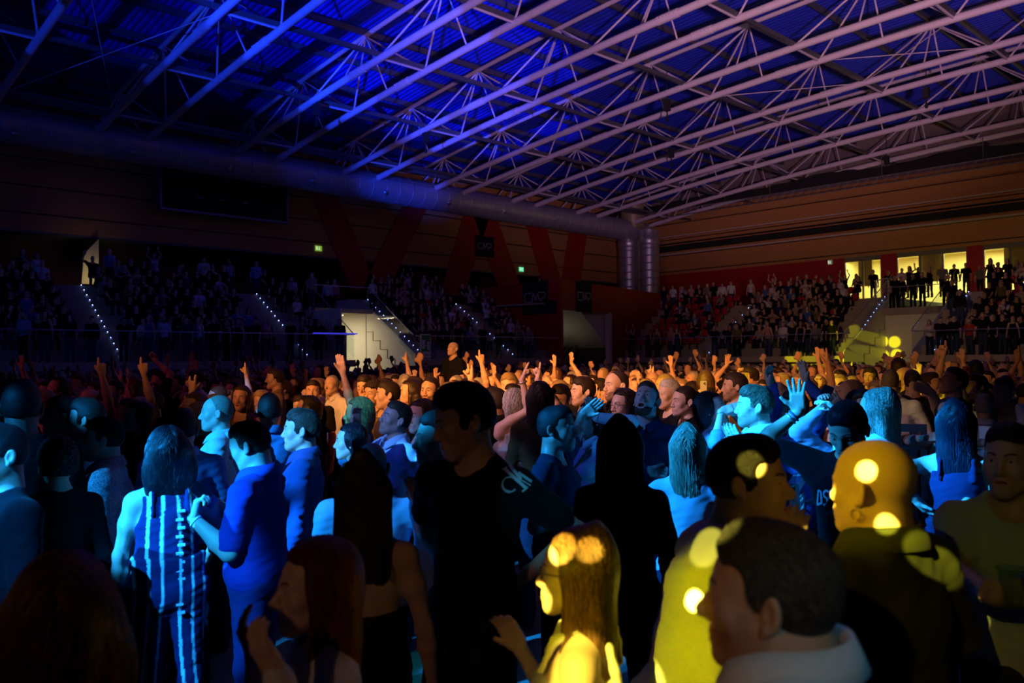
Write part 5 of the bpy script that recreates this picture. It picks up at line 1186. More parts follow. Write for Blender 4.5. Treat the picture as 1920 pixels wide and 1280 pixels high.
h29 = H(962, 727, 55, 150, 'silver haired person with both bare arms raised and pointing, sequin top', sex='f', hair='bob', haircol=SILV, strands=900, skin=FAIR, top=T('tank', (.5, .45, .4), mat=SEQM), arms=dict(L=dict(p=(979, 712, -.2), pose='point', d=(.35, 1, 0), n=(.9, 0, 0), pole=(.6, -1, 0)), R=dict(p=(1008, 712, .1), pose='point', d=(.2, 1, 0), n=(-.9, 0, 0), pole=(.8, -1, 0))))
bracelet(h29, 'L', ALU, .028, 'wrist_watch')
h30 = H(1012, 714, 62, 178, 'person with long dark brown hair in a brown jacket, seen from behind at the centre', sex='f', hair='long', haircol=(.03, .016, .01), strands=900, skin=SKN, top=T('jacket', (.06, .035, .012)))
H(925, 726, 52, 108, 'black haired person facing left beside the silver hair', sex='m', hair='thick', haircol=DRK, skin=(.4, .2, .14), top=T('shirt', BLK), build=1.2)
h41 = H(1322, 693, 40, 170, 'person with brown hair raising a pale phone above the blue lit dark hair', sex='f', hair='long', haircol=(.12, .06, .03), skin=FAIR, top=T('tank', BLK), arms=dict(R=dict(p=(1316, 748, -.3), pose='grip', d=(0, 1, 0), n=(0, 0, 1), pole=(.5, -1, 0))))
phone(atZd(1319, 726, h41[4]-.34), UV, f0, 'pale smartphone held up behind the dark haired person in denim', body=mat('phone_body_pale', (.6, .55, .6), .3))
h22 = H(727, 712, 50, 88, 'person in a purple grey suit jacket with short dark hair in profile', sex='m', hair='short', haircol=DRK, skin=FAIR, top=T('jacket', (.10, .08, .14)), vh=.0045)
h21 = H(699, 714, 44, 38, 'person with curly dark hair and a gold necklace singing', sex='f', hair='curly', haircol=DRK, skin=SKN, mouth=.6, top=T('tank', (.3, .2, .06), mat=SEQM), vh=.0045)
h23 = H(806, 705, 48, 28, 'person with tied hair and a dark moustache and goatee facing the camera', sex='m', hair='up', haircol=DRK, skin=SKN, beard=.7, mouth=.3, top=T('tee', (.3, .25, .2)), vh=.0045)
h24 = H(838, 716, 42, 50, 'person with straight ash blonde hair half hidden behind the bowed dark head', sex='f', hair='long', haircol=(.3, .22, .15), strands=500, skin=FAIR, top=T('tee', BLK), vh=.0045)
h26 = H(683, 702, 40, 22, 'person with glasses in a white t-shirt looking down, orange lit', pitch=10, sex='m', hair='thick', haircol=DRK, skin=SKN, top=T('tee', WHT_)); glasses(h26)
H(768, 711, 43, 80, 'person with long dark hair next to a red top', sex='f', hair='wavy', haircol=DRK, skin=FAIR, top=T('tee', BLK))
H(745, 722, 38, 175, 'person in a bright red top with blonde hair from behind', sex='f', hair='long', haircol=(.3, .2, .12), skin=FAIR, top=T('tee', (.7, .01, .01)))
H(622, 703, 36, 40, 'balding person in a white shirt with one arm stretched out to the left', sex='m', hair='buzz', haircol=GREY, skin=SKN, top=T('shirt', WHT_), arms=dict(R=dict(p=(592, 735, -.2), pose='flat', pole=(0, -1, 0), d=(-1, 0, 0))))
H(452, 722, 44, 20, 'smiling person with dark wavy hair and a sequin top, dim red lit', sex='f', hair='wavy', haircol=DRK, skin=(.5, .26, .22), mouth=.4, top=T('tank', (.3, .25, .15), mat=SEQM))
H(366, 694, 33, 60, 'dark haired person in a bright cyan lit t-shirt in the left crowd', sex='m', hair='thick', haircol=DRK, skin=SKN, top=T('tee', (.8, .85, .9)))
H(515, 690, 36, 85, 'dark haired person in an olive top in profile, orange lit', sex='m', hair='fade', haircol=DRK, skin=SKN, top=T('tee', (.25, .16, .08)))
H(1669, 692, 48, 182, 'short haired person in a white shirt seen from behind left of the barrier', sex='m', hair='buzz', haircol=(.15, .10, .06), skin=SKN, build=1.2, broad=1.1, top=T('shirt', (.72, .68, .55)), arms=dict(L=dict(p=(1640, 800, .1), pose='relaxed'), R=dict(p=(1712, 795, .1), pose='relaxed')))
H(1710, 692, 44, 176, 'dark haired person in a black t-shirt seen from behind next to the white shirted back', sex='m', hair='short', haircol=DRK, skin=TAN, build=1.2, top=T('tee', BLK))
h55 = H(1788, 688, 51, 66, 'person in a black t-shirt looking up and clapping, right of the barrier', pitch=-16, sex='m', hair='short', haircol=DRK, skin=SKN, mouth=.2, fat=.8, top=T('tee', BLK), arms=dict(R=dict(p=(1741, 732, -.1), pose='flat', d=(-1, .3, 0), n=(0, 0, 1), pole=(.4, -1, 0)), L=dict(p=(1748, 736, -.4), pose='flat', d=(-1, .4, 0), n=(0, 0, -1), pole=(.4, -1, 0))))
h56 = H(1829, 700, 44, 60, 'person in a striped shirt raising an orange phone at the right', sex='m', hair='thick', haircol=DRK, skin=TAN, top=T('tee', (.5, .48, .42)), arms=dict(R=dict(p=(1803, 718, -.2), pose='grip', d=(.2, 1, 0), n=(0, 0, 1), pole=(-.2, -1, 0))))
phone(atZd(1811, 700, h56[4]-.22), UV, f0, 'orange cased smartphone held up at the right side of the crowd', body=mat('phone_body_orange', (.9, .28, .06), .35))
bracelet(h56, 'R', mat('blue_paper_band', (.05, .3, .9), .6), .03)
H(1881, 706, 49, 30, 'person in a beige polo shirt with short grey hair at the right', sex='m', hair='short', haircol=(.1, .08, .06), skin=SKN, top=T('polo', (.45, .33, .22)))
h58 = H(1846, 737, 48, 186, 'grey haired person from behind reaching a pale blue sleeve to the right', sex='m', hair='short', haircol=GREY, skin=TAN, top=T('shirt', (.45, .5, .8)), arms=dict(R=dict(p=(1912, 762, 0), pose='flat', d=(1, .2, 0), n=(0, -1, 0), pole=(.3, -1, 0))))
H(1778, 744, 58, 10, 'person with dark hair embracing the long black haired person in the navy jumpsuit', sex='f', hair='long', haircol=DRK, skin=FAIR, top=T('tank', WHT_), arms=dict(L=dict(p=(1846, 830, -.3), pose='relaxed', pole=(1, 0, 0)), R=dict(p=(1740, 820, -.3), pose='relaxed', pole=(-1, 0, 0))))
h_ph = H(1594, 770, 61, 178, 'dark haired person seen from behind holding a dark tilted phone up', sex='m', hair='short', haircol=DRK, skin=SKN, top=T('shirt', (.3, .35, .5)), arms=dict(L=dict(p=(1541, 768, 0), pose='grip', d=(0, 1, 0), n=(.3, 0, -.9), pole=(-.5, -1, 0)), R=dict(p=(1580, 765, .2), pose='open', d=(-.5, .6, 0), n=(0, 0, -1), pole=(.5, -1, 0))))
H(1612, 727, 60, -50, 'dark haired face looking right just behind the long light hair', sex='m', hair='short', haircol=DRK, skin=SKN, top=T('tee', BLK))
H(848, 641, 21, 60, 'bald person in a black t-shirt sitting high on shoulders above the crowd', sex='m', hair='bald', skin=SKN, top=T('tee', BLK)) if 0 else None
H(1377, 697, 50, 84, 'stubbly dark haired person in a beige shirt, profile, behind the bright white shirt', sex='m', hair='fade', haircol=DRK, skin=TAN, beard=.5, top=T('shirt', (.62, .5, .42)), vh=.0045)
H(1350, 697, 30, 60, 'person raising one bright yellow lit bare arm above the middle of the crowd', sex='m', hair='short', haircol=DRK, skin=SKN, top=T('tee', BLK), vb=.0105, arms=dict(L=dict(p=(1363, 684, -.1), pose='open', d=(.1, 1, 0), n=(0, 0, -1), pole=(-.6, -1, 0))))
H(1406, 687, 36, 72, 'person cupping the hands at the mouth, orange lit, behind the white shirt', sex='m', hair='fade', haircol=DRK, skin=SKN, top=T('tee', BLK), vb=.0105, arms=dict(R=dict(p=(1391, 705, -.2), pose='fist', d=(-.2, 1, 0), pole=(.4, -1, 0)), L=dict(p=(1394, 706, .1), pose='fist', d=(-.2, 1, 0), pole=(.4, -1, 0))))
H(1684, 672, 32, 182, 'person with big curly dark hair in front of the yellow light circles', sex='m', hair='curly', haircol=DRK, skin=SKN, top=T('tee', BLK))
H(1695, 688, 36, 75, 'bald person in profile beside the black t-shirt back at the right', sex='m', hair='bald', skin=(.55, .28, .2), top=T('tee', BLK))
H(1829, 673, 40, 172, 'person with a dark smooth head of hair, black shirt, taller than those around at right', sex='m', hair='short', haircol=BLK, skin=TAN, top=T('shirt', BLK))
H(333, 702, 29, 60, 'person raising two cyan lit bare arms at the left of the crowd', sex='f', hair='up', haircol=DRK, skin=FAIR, top=T('tank', BLK), vb=.0105, arms=dict(R=dict(p=(312, 668, -.1), pose='flat', d=(0, 1, 0), n=(0, 0, -1), pole=(-.3, -1, 0)), L=dict(p=(357, 676, .1), pose='flat', d=(.2, 1, 0), n=(0, 0, -1), pole=(.5, -1, 0))))
H(299, 694, 34, 80, 'red lit person with a wristwatch and one hand raised at the left', sex='m', hair='short', haircol=DRK, skin=(.6, .3, .24), top=T('tee', BLK), vb=.0105, arms=dict(L=dict(p=(292, 676, -.1), pose='grip', d=(-.6, 1, 0), n=(0, 0, -1), pole=(.6, -1, 0))))
INKB = mat('pale_print_ink', (.55, .6, .62), .7)
import re
# ------------------------------------------------------------------ the crowd: a set of figures copied with their own colours
PR = random.Random(11)
def up(x, z, y=-.15, pose='open', n=(0, -1, 0), d=(0, 0, 1), pole=None): return dict(t=(x, y, z), pose=pose, n=n, d=d, pole=pole or (np.sign(x), .2, -.6))
PSPEC = [
 dict(sex='m', hair='short'), dict(sex='f', hair='long', hvol=1.05), dict(sex='m', hair='fade', head=(20, 0, 0), beard=.4), dict(sex='f', hair='bob', head=(-20, -5, 0)),
 dict(sex='m', hair='buzz', head=(-15, 0, 0), beard=.5), dict(sex='m', hair='thick', head=(25, 5, 0)), dict(sex='f', hair='wavy', head=(10, 0, 0), mouth=.5), dict(sex='m', hair='bald', head=(0, -8, 0)),
 dict(sex='m', hair='short', armR=up(-.30, 1.92), pose='arm raised'), dict(sex='f', hair='long', armL=up(.18, 1.88), armR=up(-.22, 1.85), pose='arms raised'),
 dict(sex='m', hair='fade', armL=up(.26, 1.95, -.1, 'point', (-1, 0, 0)), pose='pointing up'), dict(sex='f', hair='up', armR=up(-.10, 1.72, -.30, 'grip', (0, -1, 0)), pose='hand high'),
 dict(sex='m', hair='thick', armR=up(-.06, 1.42, -.34, 'flat', (1, 0, 0), (.2, -.6, .8)), armL=up(.06, 1.42, -.34, 'flat', (-1, 0, 0), (-.2, -.6, .8)), pose='clapping', mouth=.4),
 dict(sex='m', hair='short', armR=up(-.45, 1.80, -.2, 'horns', (0, -1, 0)), pose='finger sign'), dict(sex='f', hair='wavy', armL=up(.40, 1.72, -.25, 'open'), pose='arm stretched', mouth=.5),
 dict(sex='m', hair='curly', head=(-10, 0, 0))]
TOPK = ['tee', 'tank', 'tee', 'tee', 'polo', 'shirt', 'tank', 'tee', 'tee', 'tank', 'tee', 'strap', 'shirt', 'tee', 'tank', 'tee']
PROTO = []
def parts_of(b): return {c.name.split('.')[0]: c for c in b.children}
for i, q in enumerate(PSPEC):
    q = dict(q); pose = q.pop('pose', ''); q.update(vh=.0078, vb=.0128, vt=.014, vl=.022, seed=i, top=T(TOPK[i], (1, 1, 1), fold=.007), legs=legs((1, 1, 1)), haircol=(.1, .1, .1), eyes=False, skin=(1, 1, 1), collar=False)
    b = person(q); PROTO.append([b, pose, q, False])
    for j, ch in enumerate(list(b.children)): pass
SKN_ = [(.66, .42, .30), (.60, .37, .26), (.52, .31, .21), (.70, .47, .37)]
HC_ = [('dark-haired', (.02, .013, .01)), ('dark-haired', (.03, .02, .012)), ('brown-haired', (.09, .045, .02)), ('fair-haired', (.35, .24, .13)), ('grey-haired', (.3, .28, .26))]
TC_ = [('black', (.01, .01, .012)), ('black', (.012, .012, .014)), ('white', (.72, .70, .68)), ('white', (.65, .62, .6)), ('grey', (.22, .21, .2)), ('navy', (.02, .03, .10)), ('olive', (.16, .14, .06)), ('red', (.35, .02, .02)), ('beige', (.42, .32, .22)), ('blue', (.08, .15, .40))]
TN = {'tee': 't-shirt', 'tank': 'tank top', 'polo': 'polo', 'shirt': 'shirt', 'strap': 'strapless top'}
def paint(root, skin, hc, tc, lc):
    root.color = (*skin, 1)
    for c in root.children:
        nm = c.name.split('.')[0]
        c.color = (*(hc if nm in ('hair', 'beard') else lc if nm == 'trousers' else (.03, .03, .03) if nm == 'shoes' else tc), 1)
        for g_ in c.children: g_.color = (*tc, 1)
CROWD = []
def spawn(i, loc, a, s, rnd, dark=0, legs_col=None, tcol=None, hcol=None):
    pr = PROTO[i]
    if not pr[3]: r = pr[0]; pr[3] = True
    else: r = copy_tree(pr[0])
    r.location = loc; r.rotation_euler = (0, 0, a); r.scale = (s, s, s)
    h = hcol or rnd.choice(HC_); t = tcol or rnd.choice(TC_[:2] if rnd.random() < dark else TC_)
    paint(r, rnd.choice(SKN_), h[1], t[1], legs_col or rnd.choice([(.02, .03, .07), (.01, .01, .012), (.05, .07, .14)]))
    hair = 'bald' if PSPEC[i]['hair'] == 'bald' else h[0]+(' long-haired' if PSPEC[i]['hair'] in ('long', 'wavy') else '')
    hair = hair.replace('-haired long-haired', ' long-haired')
    CROWD.append((r, '%s person in %s %s%s' % (hair, t[0], TN[TOPK[i]], ', '+pr[1] if pr[1] else ''), loc)); return r
HP = []
for (b, loc, a, s, Z, sp) in HEROES:
    x, y, z = proj(loc+np.array([0, 0, 1.75*s])); HP.append((x, y, Z, 373*s/Z, loc[:2]))
STAGE = rel(-16, -1, 0)
def face(loc, tgt, j): return math.atan2(tgt[1]-loc[1], tgt[0]-loc[0])+math.pi/2+j
cand = []; fz = 4.9; row = 0
while fz < 13.6 and len(cand) < 215:
    hw = fz*.66; r_ = -hw+PR.random()*.4
    while r_ < hw:
        p = rel(r_+PR.uniform(-.1, .1), fz+PR.uniform(-.17, .17), 0); s = PR.gauss(1., .035); z = 1.75*s
        x, y, Z = proj(p+np.array([0, 0, z])); hp_ = 373*s/Z; ok = -30 < x < 1950
        for (hx, hy, hz, hh, hl) in HP:
            if math.hypot(hl[0]-p[0], hl[1]-p[1]) < .43: ok = False
            if hz > Z and abs(hx-x) < (hp_*.42+hh*.42) and y < hy+hh*1.05: ok = False
            if hz < Z and abs(hx-x) < hh*.35 and y > hy+2: ok = False    # fully hidden behind a nearer head
        if 1660 < x < 1740 and Z < 7.2 or 1830 < x and Z < 6.3 and x < 1915: ok = False
        if ok: cand.append((p, s, x, y, Z))
        r_ += PR.uniform(.50, .66) if fz > 6.5 else PR.uniform(.6, .9)
    fz += .60
for (p, s, x, y, Z) in cand:
    armp = .36 if Z > 7.5 else .06
    i = PR.choice([8, 9, 10, 11, 12, 13, 14]) if PR.random() < armp else PR.choice([0, 1, 2, 3, 4, 5, 6, 7, 15, 0, 2, 5, 3])
    a = face(p, STAGE, PR.gauss(0, .32)) if PR.random() > .08 else PR.uniform(-3, 3)
    spawn(i, tuple(p), a, s, PR, dark=.75 if Z < 7 else .45)
NFLOOR = len(CROWD)
# bald person lifted on shoulders
lift = H(848, 641, 22.5, 60, 'bald person in a black t-shirt raised on shoulders above the crowd, lit orange', sex='m', hair='bald', skin=SKN, top=T('tee', BLK), vh=.008, vb=.012, arms=dict(R=dict(p=(838, 690, -.3), pose='relaxed'), L=dict(p=(842, 690, -.1), pose='relaxed'))) if 0 else None
_lp = atZd(849, 641, 14.5); _r = spawn(7, (_lp[0], _lp[1], _lp[2]-1.75), face(_lp, STAGE, 0), 1., PR, tcol=TC_[0]); CROWD.pop()
_r['label'] = 'bald person in black t-shirt raised on shoulders above the crowd'; _r['category'] = 'person'
_s = spawn(0, (_lp[0]+.02, _lp[1], _lp[2]-1.75-.72 if _lp[2] > 2.5 else 0), face(_lp, STAGE, 0), 1., PR); CROWD.pop()
_s['label'] = 'person carrying the bald person in black on the shoulders'; _s['category'] = 'person'; _s.location = (_lp[0], _lp[1]+.12, 0)
# ---- people standing on the stands, one object each
SP = []
def st_person(x, y, feet, dark=.4, tcol=None, tgt=None, i=None, j=.25, lc=None, s=None):
    p = (x, y, feet); CROWD_i = i if i is not None else PR.choice([0, 1, 2, 3, 4, 5, 6, 0, 2, 5, 12, 8, 9])
    r = spawn(CROWD_i, p, face(p, tgt or STAGE, PR.gauss(0, j)), s or PR.gauss(1, .035), PR, dark, tcol=tcol, legs_col=lc); return r
WH = TC_[2]; PK = ('pink', (.6, .3, .3)); BK = TC_[0]
def onX(px, py, X, feet): q = pX(px, py, X); return q[1]
# foyer concourse, dark against the windows
for (px, X, i, tc) in ((1540, 49.5, 1, TC_[6]), (1556, 49, 3, BK), (1585, 48.6, 9, BK), (1606, 48.2, 1, PK), (1638, 47.6, 0, BK), (1666, 48.5, 5, BK), (1692, 48, 7, WH), (1706, 47.5, 14, BK), (1722, 48.4, 2, BK), (1744, 48, 9, BK), (1768, 48, 4, TC_[4]), (1790, 47.6, 7, BK), (1812, 47.4, 0, BK), (1838, 48, 4, TC_[4]), (1858, 47.4, 1, BK), (1872, 48.6, 5, BK), (1890, 47.6, 3, BK), (1908, 48.6, 1, TC_[4])):
    q = pX(px, 560, X); st_person(X, q[1], 5.2, i=i, tcol=tc)
# balcony above the light circles, stairs
for (px, X, i, tc) in ((1679, 45.2, 0, BK), (1673, 45.4, 1, WH), (1690, 45.3, 5, BK), (1712, 45.4, 2, BK), (1730, 45.3, 4, BK)):
    q = pX(px, 570, X); st_person(X, q[1], 4.56, i=i, tcol=tc)
for (px, X, z, i, tc) in ((1774, 44.6, 4.3, 2, BK), (1786, 43.4, 3.85, 0, BK), (1800, 42.8, 3.4, 5, BK)):
    q = pX(px, 570, X); st_person(X, q[1], z, i=i, tcol=tc)
# front aisle of the stand at the right edge
for (px, i, tc) in ((1743, 1, WH), (1764, 2, BK), (1778, 5, BK), (1790, 0, BK), (1818, 4, ('red', (.5, .06, .04))), (1843, 2, BK), (1862, 3, BK), (1880, 5, BK), (1900, 1, BK)):
    q = pX(px, 655, 40.6); st_person(40.6, q[1], 2.05, i=i, tcol=tc)
# front aisle of the right stand
for (px, i, tc) in ((1184, 9, BK), (1215, 1, BK), (1232, 6, TC_[6]), (1258, 3, ('pink', (.5, .25, .2))), (1270, 1, TC_[5]), (1340, 4, BK), (1369, 2, BK), (1382, 0, TC_[6]), (1440, 1, PK), (1469, 2, WH), (1486, 3, BK), (1502, 1, BK), (1516, 6, BK), (1530, 5, TC_[4]), (1560, 0, BK), (1551, 4, BK)):
    q = pX(px, 660, 40.6); st_person(40.6, q[1], 2.05, i=i, tcol=tc)
# standing along the red wall of the right stand
for (px, i, tc) in ((1245, 0, BK), (1262, 3, WH), (1280, 2, WH), (1296, 1, PK), (1310, 5, BK), (1326, 0, TC_[4]), (1338, 4, BK), (1354, 5, WH), (1371, 7, WH), (1408, 1, WH), (1450, 9, BK), (1512, 12, BK), (1496, 1, BK)):
    X = 47.2; q = pX(px, 560, X); st_person(X, q[1], 5.2, i=i, tcol=tc)
# over the corner block
for (px, i, tc) in ((1012, 3, BK), (1031, 7, WH), (1050, 1, PK), (1059, 5, WH), (1069, 3, BK), (1084, 1, TC_[4])):
    q = pY(px, 520, 35.5); st_person(q[0], 35.5, 5.2, i=i, tcol=tc)
# left stand front aisle
for (px, i, tc) in ((44, 4, ('blue', (.3, .4, .6))), (84, 1, BK), (132, 3, BK), (172, 5, BK), (232, 2, BK), (280, 1, TC_[9]), (307, 4, ('pale blue', (.5, .6, .7))), (350, 0, TC_[5]), (372, 1, WH), (402, 3, BK), (425, 6, BK), (447, 1, BK), (480, 2, BK), (497, 3, PK), (545, 0, BK), (567, 1, TC_[6]), (598, 5, BK), (637, 2, BK), (860, 0, BK), (905, 3, BK), (935, 5, BK), (975, 1, TC_[6]), (992, 4, TC_[4])):
    q = pY(px, 665, 32.1); st_person(q[0], 32.1, 2.05, i=i, tcol=tc, dark=.6)
for (px, Y, z, i, tc) in ((585, 35.8, 4.55, 0, ('beige', (.42, .32, .3))), (698, 36, 4.55, 6, WH), (614, 38.5, 5.2, 5, WH), (627, 38.6, 5.2, 3, PK), (575, 38.8, 5.2, 0, BK), (547, 38.8, 5.2, 4, WH), (480, 38.5, 5.2, 5, ('blue', (.35, .4, .65))), (430, 38.6, 5.2, 1, ('blue', (.35, .4, .65))), (382, 38.5, 5.2, 2, WH), (290, 38.6, 5.2, 9, WH), (205, 38.4, 5.2, 7, ('blue', (.35, .4, .65))), (730, 38.8, 5.2, 1, BK), (765, 38.6, 5.2, 9, WH), (795, 38.6, 5.2, 6, PK), (818, 38.8, 5.2, 2, BK)):
    q = pY(px, 500, Y); st_person(q[0], Y, 4.56 if 20.3 < q[0] < 23.6 else z, i=i, tcol=tc)
# ---- unique labels
ORD = ['first', 'second', 'third', 'fourth', 'fifth', 'sixth', 'seventh', 'eighth', 'ninth', 'tenth', 'eleventh', 'twelfth', 'thirteenth', 'fourteenth', 'fifteenth', 'sixteenth', 'seventeenth', 'eighteenth', 'nineteenth', 'twentieth']
ZN = [(250, 'below lit slot'), (450, 'below scoreboard'), (640, 'left of passage'), (800, 'before passage'), (1000, 'beside safety sign'), (1150, 'before portal'), (1400, 'under right stand'), (1600, 'by yellow edge'), (1740, 'before circles'), (9999, 'at right edge')]
lab = {}
for n_, (r, d, loc) in enumerate(CROWD):
    x, y, Z = proj((loc[0], loc[1], loc[2]+1.6)); zn = [z for (m_, z) in ZN if x < m_][0]
    if n_ < NFLOOR: band_ = 'near rows' if Z < 7.5 else 'middle rows' if Z < 10 else 'far rows'; grp = 'standing crowd on the floor'
    else:
        band_ = 'upper walkway' if loc[2] > 4 else 'stand railing'; grp = 'spectators standing on the stands'
    r['category'] = 'person'; r['group'] = grp; lab.setdefault('%s, %s %s' % (d, band_, zn), []).append((x, r))
for L_, rs_ in lab.items():
    rs_.sort(key=lambda q: q[0])
    for j, (x, r) in enumerate(rs_):
        r['label'] = L_ if len(rs_) == 1 else '%s, %s from left' % (L_, ORD[j])
        if len(re.findall(r"[A-Za-z]+(?:'[a-z]+)?", r['label'])) > 15: r['label'] = r['label'].replace(' person in ', ' person, ')
# phones held up in the crowd
for (px, py, Z, lb, m_) in ((1321, 663, 16, 'small phone held up under the blue stair dots', None), (1580, 712, 6.6, None, None)):
    if lb: phone(atZd(px, py, Z), UV, f0, lb)
phone(atZd(1547, 742, h_ph[4]+.02), UV+.45*RV, -f0-.6*RV, 'dark tilted phone beside the raised open hand')
cupo = cup(atZd(1477, 938, 3.9), 'clear plastic cup with green drink held beside the yellow lit face', mat('green_drink', (.02, .25, .06), .2), .13, .043)
# ---- stuff: the far floor crowd and the seated audience
def arrays(b, cols):
    V = []; Q = []; C_ = []; n = 0
    for o, c in cols(b):
        me = o.data; nv = len(me.vertices); v = np.empty(nv*3, np.float32); me.vertices.foreach_get('co', v); v = v.reshape(-1, 3)
        q = np.empty(len(me.loops), np.int32); me.loops.foreach_get('vertex_index', q); q = q.reshape(-1, 4)
        cc = np.empty(nv*4, np.float32); me.color_attributes['Col'].data.foreach_get('color', cc); cc = cc.reshape(-1, 4)[:, :3]
        V.append(v); Q.append(q+n); C_.append((nv, cc, c)); n += nv
    return np.concatenate(V), np.concatenate(Q), C_
LOW = []
for i, q in enumerate([dict(sex='m', hair='short'), dict(sex='f', hair='long'), dict(sex='m', hair='short', armR=up(-.3, 1.9)), dict(sex='f', hair='bob', armL=up(.2, 1.9), armR=up(-.2, 1.85)), dict(sex='m', hair='bald')]):
    q = dict(q); q.update(vh=.026, vb=.034, vt=.042, vhair=.032, bot=1.2, seed=i, top=T('tee', (1, 1, 1)), legs=dict(kind='none'), eyes=False, skin=(1, 1, 1), collar=False)
    LOW.append(arrays(person(q), lambda b: [(b, 's')]+[(c, 'h' if c.name.startswith('hair') else 't') for c in b.children]))
SEATED = []
for i, q in enumerate([dict(sex='m', hair='short'), dict(sex='f', hair='long'), dict(sex='f', hair='bob', armR=dict(t=(-.1, -.3, 1.3)), armL=dict(t=(.1, -.3, 1.3))), dict(sex='m', hair='short', armR=up(-.3, 1.8)), dict(sex='m', hair='buzz', armR=dict(t=(-.15, -.35, 1.0)), armL=dict(t=(.15, -.35, 1.0)))]):
    q = dict(q); q.update(vh=.028, vb=.042, vt=.044, vl=.048, vhair=.034, seed=i, top=T('tee', (1, 1, 1)), legs=dict(col=(1, 1, 1)), eyes=False, skin=(1, 1, 1), collar=False, sit=True)
    SEATED.append(arrays(person(q), lambda b: [(b, 's')]+[(c, 'h' if c.name.startswith('hair') else 'l' if c.name[:4] in ('trou', 'shoe') else 't') for c in b.children]))
for o in [o for o in bpy.data.objects if o.name.split('.')[0] == 'person' and 'label' not in o and o.parent is None]:   # source figures only measured
    for c in list(o.children_recursive): bpy.data.objects.remove(c)
    bpy.data.objects.remove(o)
def mass(name, items, label, cat):
    print('MASS', name, len(items), sum(len(q[0][0]) for q in items))
    V = []; Q = []; C_ = []; n = 0
    for (arr, loc, a, s, cs) in items:
        v, q, cl = arr; c_, s_ = math.cos(a)*s, math.sin(a)*s
        V.append((v@np.array([[c_, s_, 0], [-s_, c_, 0], [0, 0, s]], np.float32)+np.array(loc, np.float32)).astype(np.float32)); Q.append(q+n); n += len(v)
        for (nv, cc, k_) in cl: C_.append((cc*np.array(cs[k_], np.float32)).astype(np.float32))
    o = mesh_np(name, np.concatenate(V), np.concatenate(Q), CLOTHM, None, np.concatenate(C_)); o.color = (1, 1, 1, 1)
    return tagp(o, label, cat, None, 'stuff')
def rc(dark=.4): return dict(s=PR.choice(SKN_), h=PR.choice(HC_)[1], t=PR.choice(TC_[:2] if PR.random() < dark else TC_)[1], l=(.015, .02, .04))
it = []; fz = max(c[4] for c in cand)+.5
while fz < 36:
    hw = min(fz*.66, 30); r_ = -hw
    while r_ < hw:
        p = rel(r_+PR.uniform(-.15, .15), fz+PR.uniform(-.2, .2), 0)
        if p[0] < 38.5 and p[1] < 30.5: it.append((LOW[PR.choice([0, 1, 0, 1, 4, 0, 1, 0, 4, 1, 0, 2, 1, 0, 3, 1] if fz < 24 else [0, 1, 4, 0])], p, face(p, STAGE, PR.gauss(0, .3)), PR.gauss(1, .04), rc()))
        r_ += PR.uniform(.55, .8)*(1+max(0, fz-18)*.03)
    fz += .62+max(0, fz-16)*.05
mass('distant_crowd', it, 'dense distant crowd filling the back of the arena floor', 'crowd')
# seated rows
def seats_rows(axis, lo, hi, skip, empty_p, lab_):
    out = []
    for i in range(NROW):
        c = lo
        z = 2.05+.45*(i+1)
        while c < hi:
            if not any(abs(c-s_) < .78 for s_ in skip):
                pos = (41.1+i*.72+.45, c, z) if axis == 'x' else (c, 32.6+i*.72+.45, z)
                e_ = empty_p(c, i)
                ang = face(pos, STAGE, PR.gauss(0, .25))
                if e_ < PR.random():
                    out.append((SEATED[PR.randrange(5)], (pos[0], pos[1], z-.46), (-math.pi/2 if axis == 'x' else 0)+PR.gauss(0, .15), PR.gauss(1, .04), rc(.55)))
                elif axis == 'x' and len(SEATS) < 300:
                    add_seat(pos[0]-.05, c, z, -math.pi/2, None); SEATS[-1]['label'] = 'empty red seat, row %s, %s' % (ORD[i], lab_)
            c += .52
    return out
A = []
A += seats_rows('x', 19.7, 32.6, (27.0, 18.98), lambda c, i: .8 if c > 27.5 else .22, 'right stand')
B_ = seats_rows('x', 8.5, 14.6, (14.0,), lambda c, i: .45 if i > 3 else .2, 'stand at right edge')
L_ = seats_rows('y', 6.5, 20.0, (10.2, 17.9), lambda c, i: .25, '') + seats_rows('y', 24.7, 33.0, (24.15, 30.2), lambda c, i: .2, '')
mass('seated_audience', A+B_+L_, 'seated audience filling the rows of the left and right stands', 'audience')
cnt_ = {}
for o in SEATS:
    x, y, Z = proj(o.location); cnt_.setdefault(o['label'], []).append((x, o))
for L1, rs_ in cnt_.items():
    rs_.sort(key=lambda q: q[0])
    for j, (x, o) in enumerate(rs_): o['label'] = L1+', %s from left' % (ORD[j] if j < 20 else 'twenty-'+ORD[j-20])
bpy.context.view_layer.update()

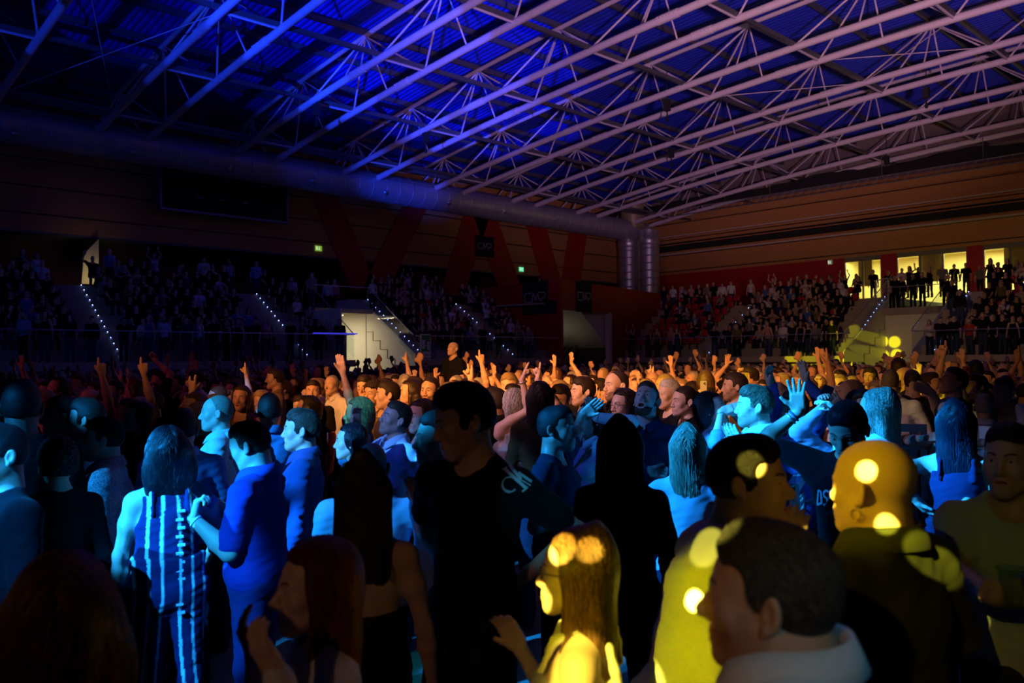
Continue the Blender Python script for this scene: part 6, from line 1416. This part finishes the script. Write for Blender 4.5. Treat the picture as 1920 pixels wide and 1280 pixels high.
# ------------------------------------------------------------------ lettering and marks on clothing
def mark(h, part, strokes, name, m, up_=.003):
    """ink strokes laid on a garment surface, each a list of seen points and a width in metres"""
    g = [c for c in h[0].children if c.name.startswith(part)][0]
    bpy.context.view_layer.update(); Mi = g.matrix_world.inverted(); o_ = Mi @ Vector(ORG); out = MB()
    for (pts, wd) in strokes:
        Q = []
        for a, b in zip(pts[:-1], pts[1:]):
            n_ = max(2, int(math.hypot(b[0]-a[0], b[1]-a[1])/2)+1); Q += [(a[0]+(b[0]-a[0])*i/n_, a[1]+(b[1]-a[1])*i/n_) for i in range(n_)]
        Q.append(pts[-1]); P = []
        for q in Q:
            d = (Mi.to_3x3() @ Vector(ray(*q))).normalized(); r = g.ray_cast(o_, d)
            if r[0]: P.append((np.array(r[1])+np.array(r[2])*up_, np.array(r[2])))
        for (a, na), (b, nb) in zip(P[:-1], P[1:]):
            t = b-a; L = np.linalg.norm(t)
            if L < 1e-5 or L > .05: continue
            s_ = nrm(np.cross(t, na))*wd/2; out.add([a-s_, a+s_, b+s_, b-s_], [(0, 1, 2, 3)])
    if out.n:
        o = out.build(name, m, g); md = o.modifiers.new('s', 'SOLIDIFY'); md.thickness = .0012; return o
    print('NO MARK', name)
OX, OY = 13, 24
circ = [(943+OX+13.5*math.cos(t), 884+OY+13.5*math.sin(t)) for t in np.linspace(-.9, -5.6, 18)]
def sh(*p): return [(x+OX, y+OY) for (x, y) in p]
mark(h17, 't_shirt', [(sh((934, 855), (973, 891)), .011), (sh((929, 857), (938, 852)), .005), (sh((966, 897), (976, 889)), .005), (sh((941, 847), (964, 874)), .011), (sh((959, 862), (983, 879)), .010), (sh((960, 873), (981, 886)), .004), (circ, .004), (circ[8:15], .009)], 'sleeve_print', INKB)
mark(h17, 't_shirt', [([(863, 882.5), (877, 884.5)], .005)], 'chest_mark', INKB)
def L_(x, w_): return w_ if x else 0
hy, h2 = 919, 946
mark(h47, 't_shirt', [([(1533, h2), (1535, hy), (1540, hy+2), (1541, h2-4), (1533, h2)], .009), ([(1554, hy+3), (1549, hy), (1545, hy+4), (1545, hy+10), (1552, hy+16), (1552, h2-2), (1544, h2)], .009), ([(1557, hy+1), (1566, hy), (1566, h2-1), (1556, h2), (1557, hy+1)], .009), ([(1562, h2-5), (1568, h2+3)], .007), ([(1571, hy), (1570, h2)], .009)], 'printed_letters', INKB)
mark(h7, 'hoodie', [([(388+i, 882+2*math.sin(i*1.2)) for i in range(13)], .005), ([(386, 871), (401, 873)], .002), ([(386, 890), (400, 893)], .002)], 'chest_logo', STEELD)
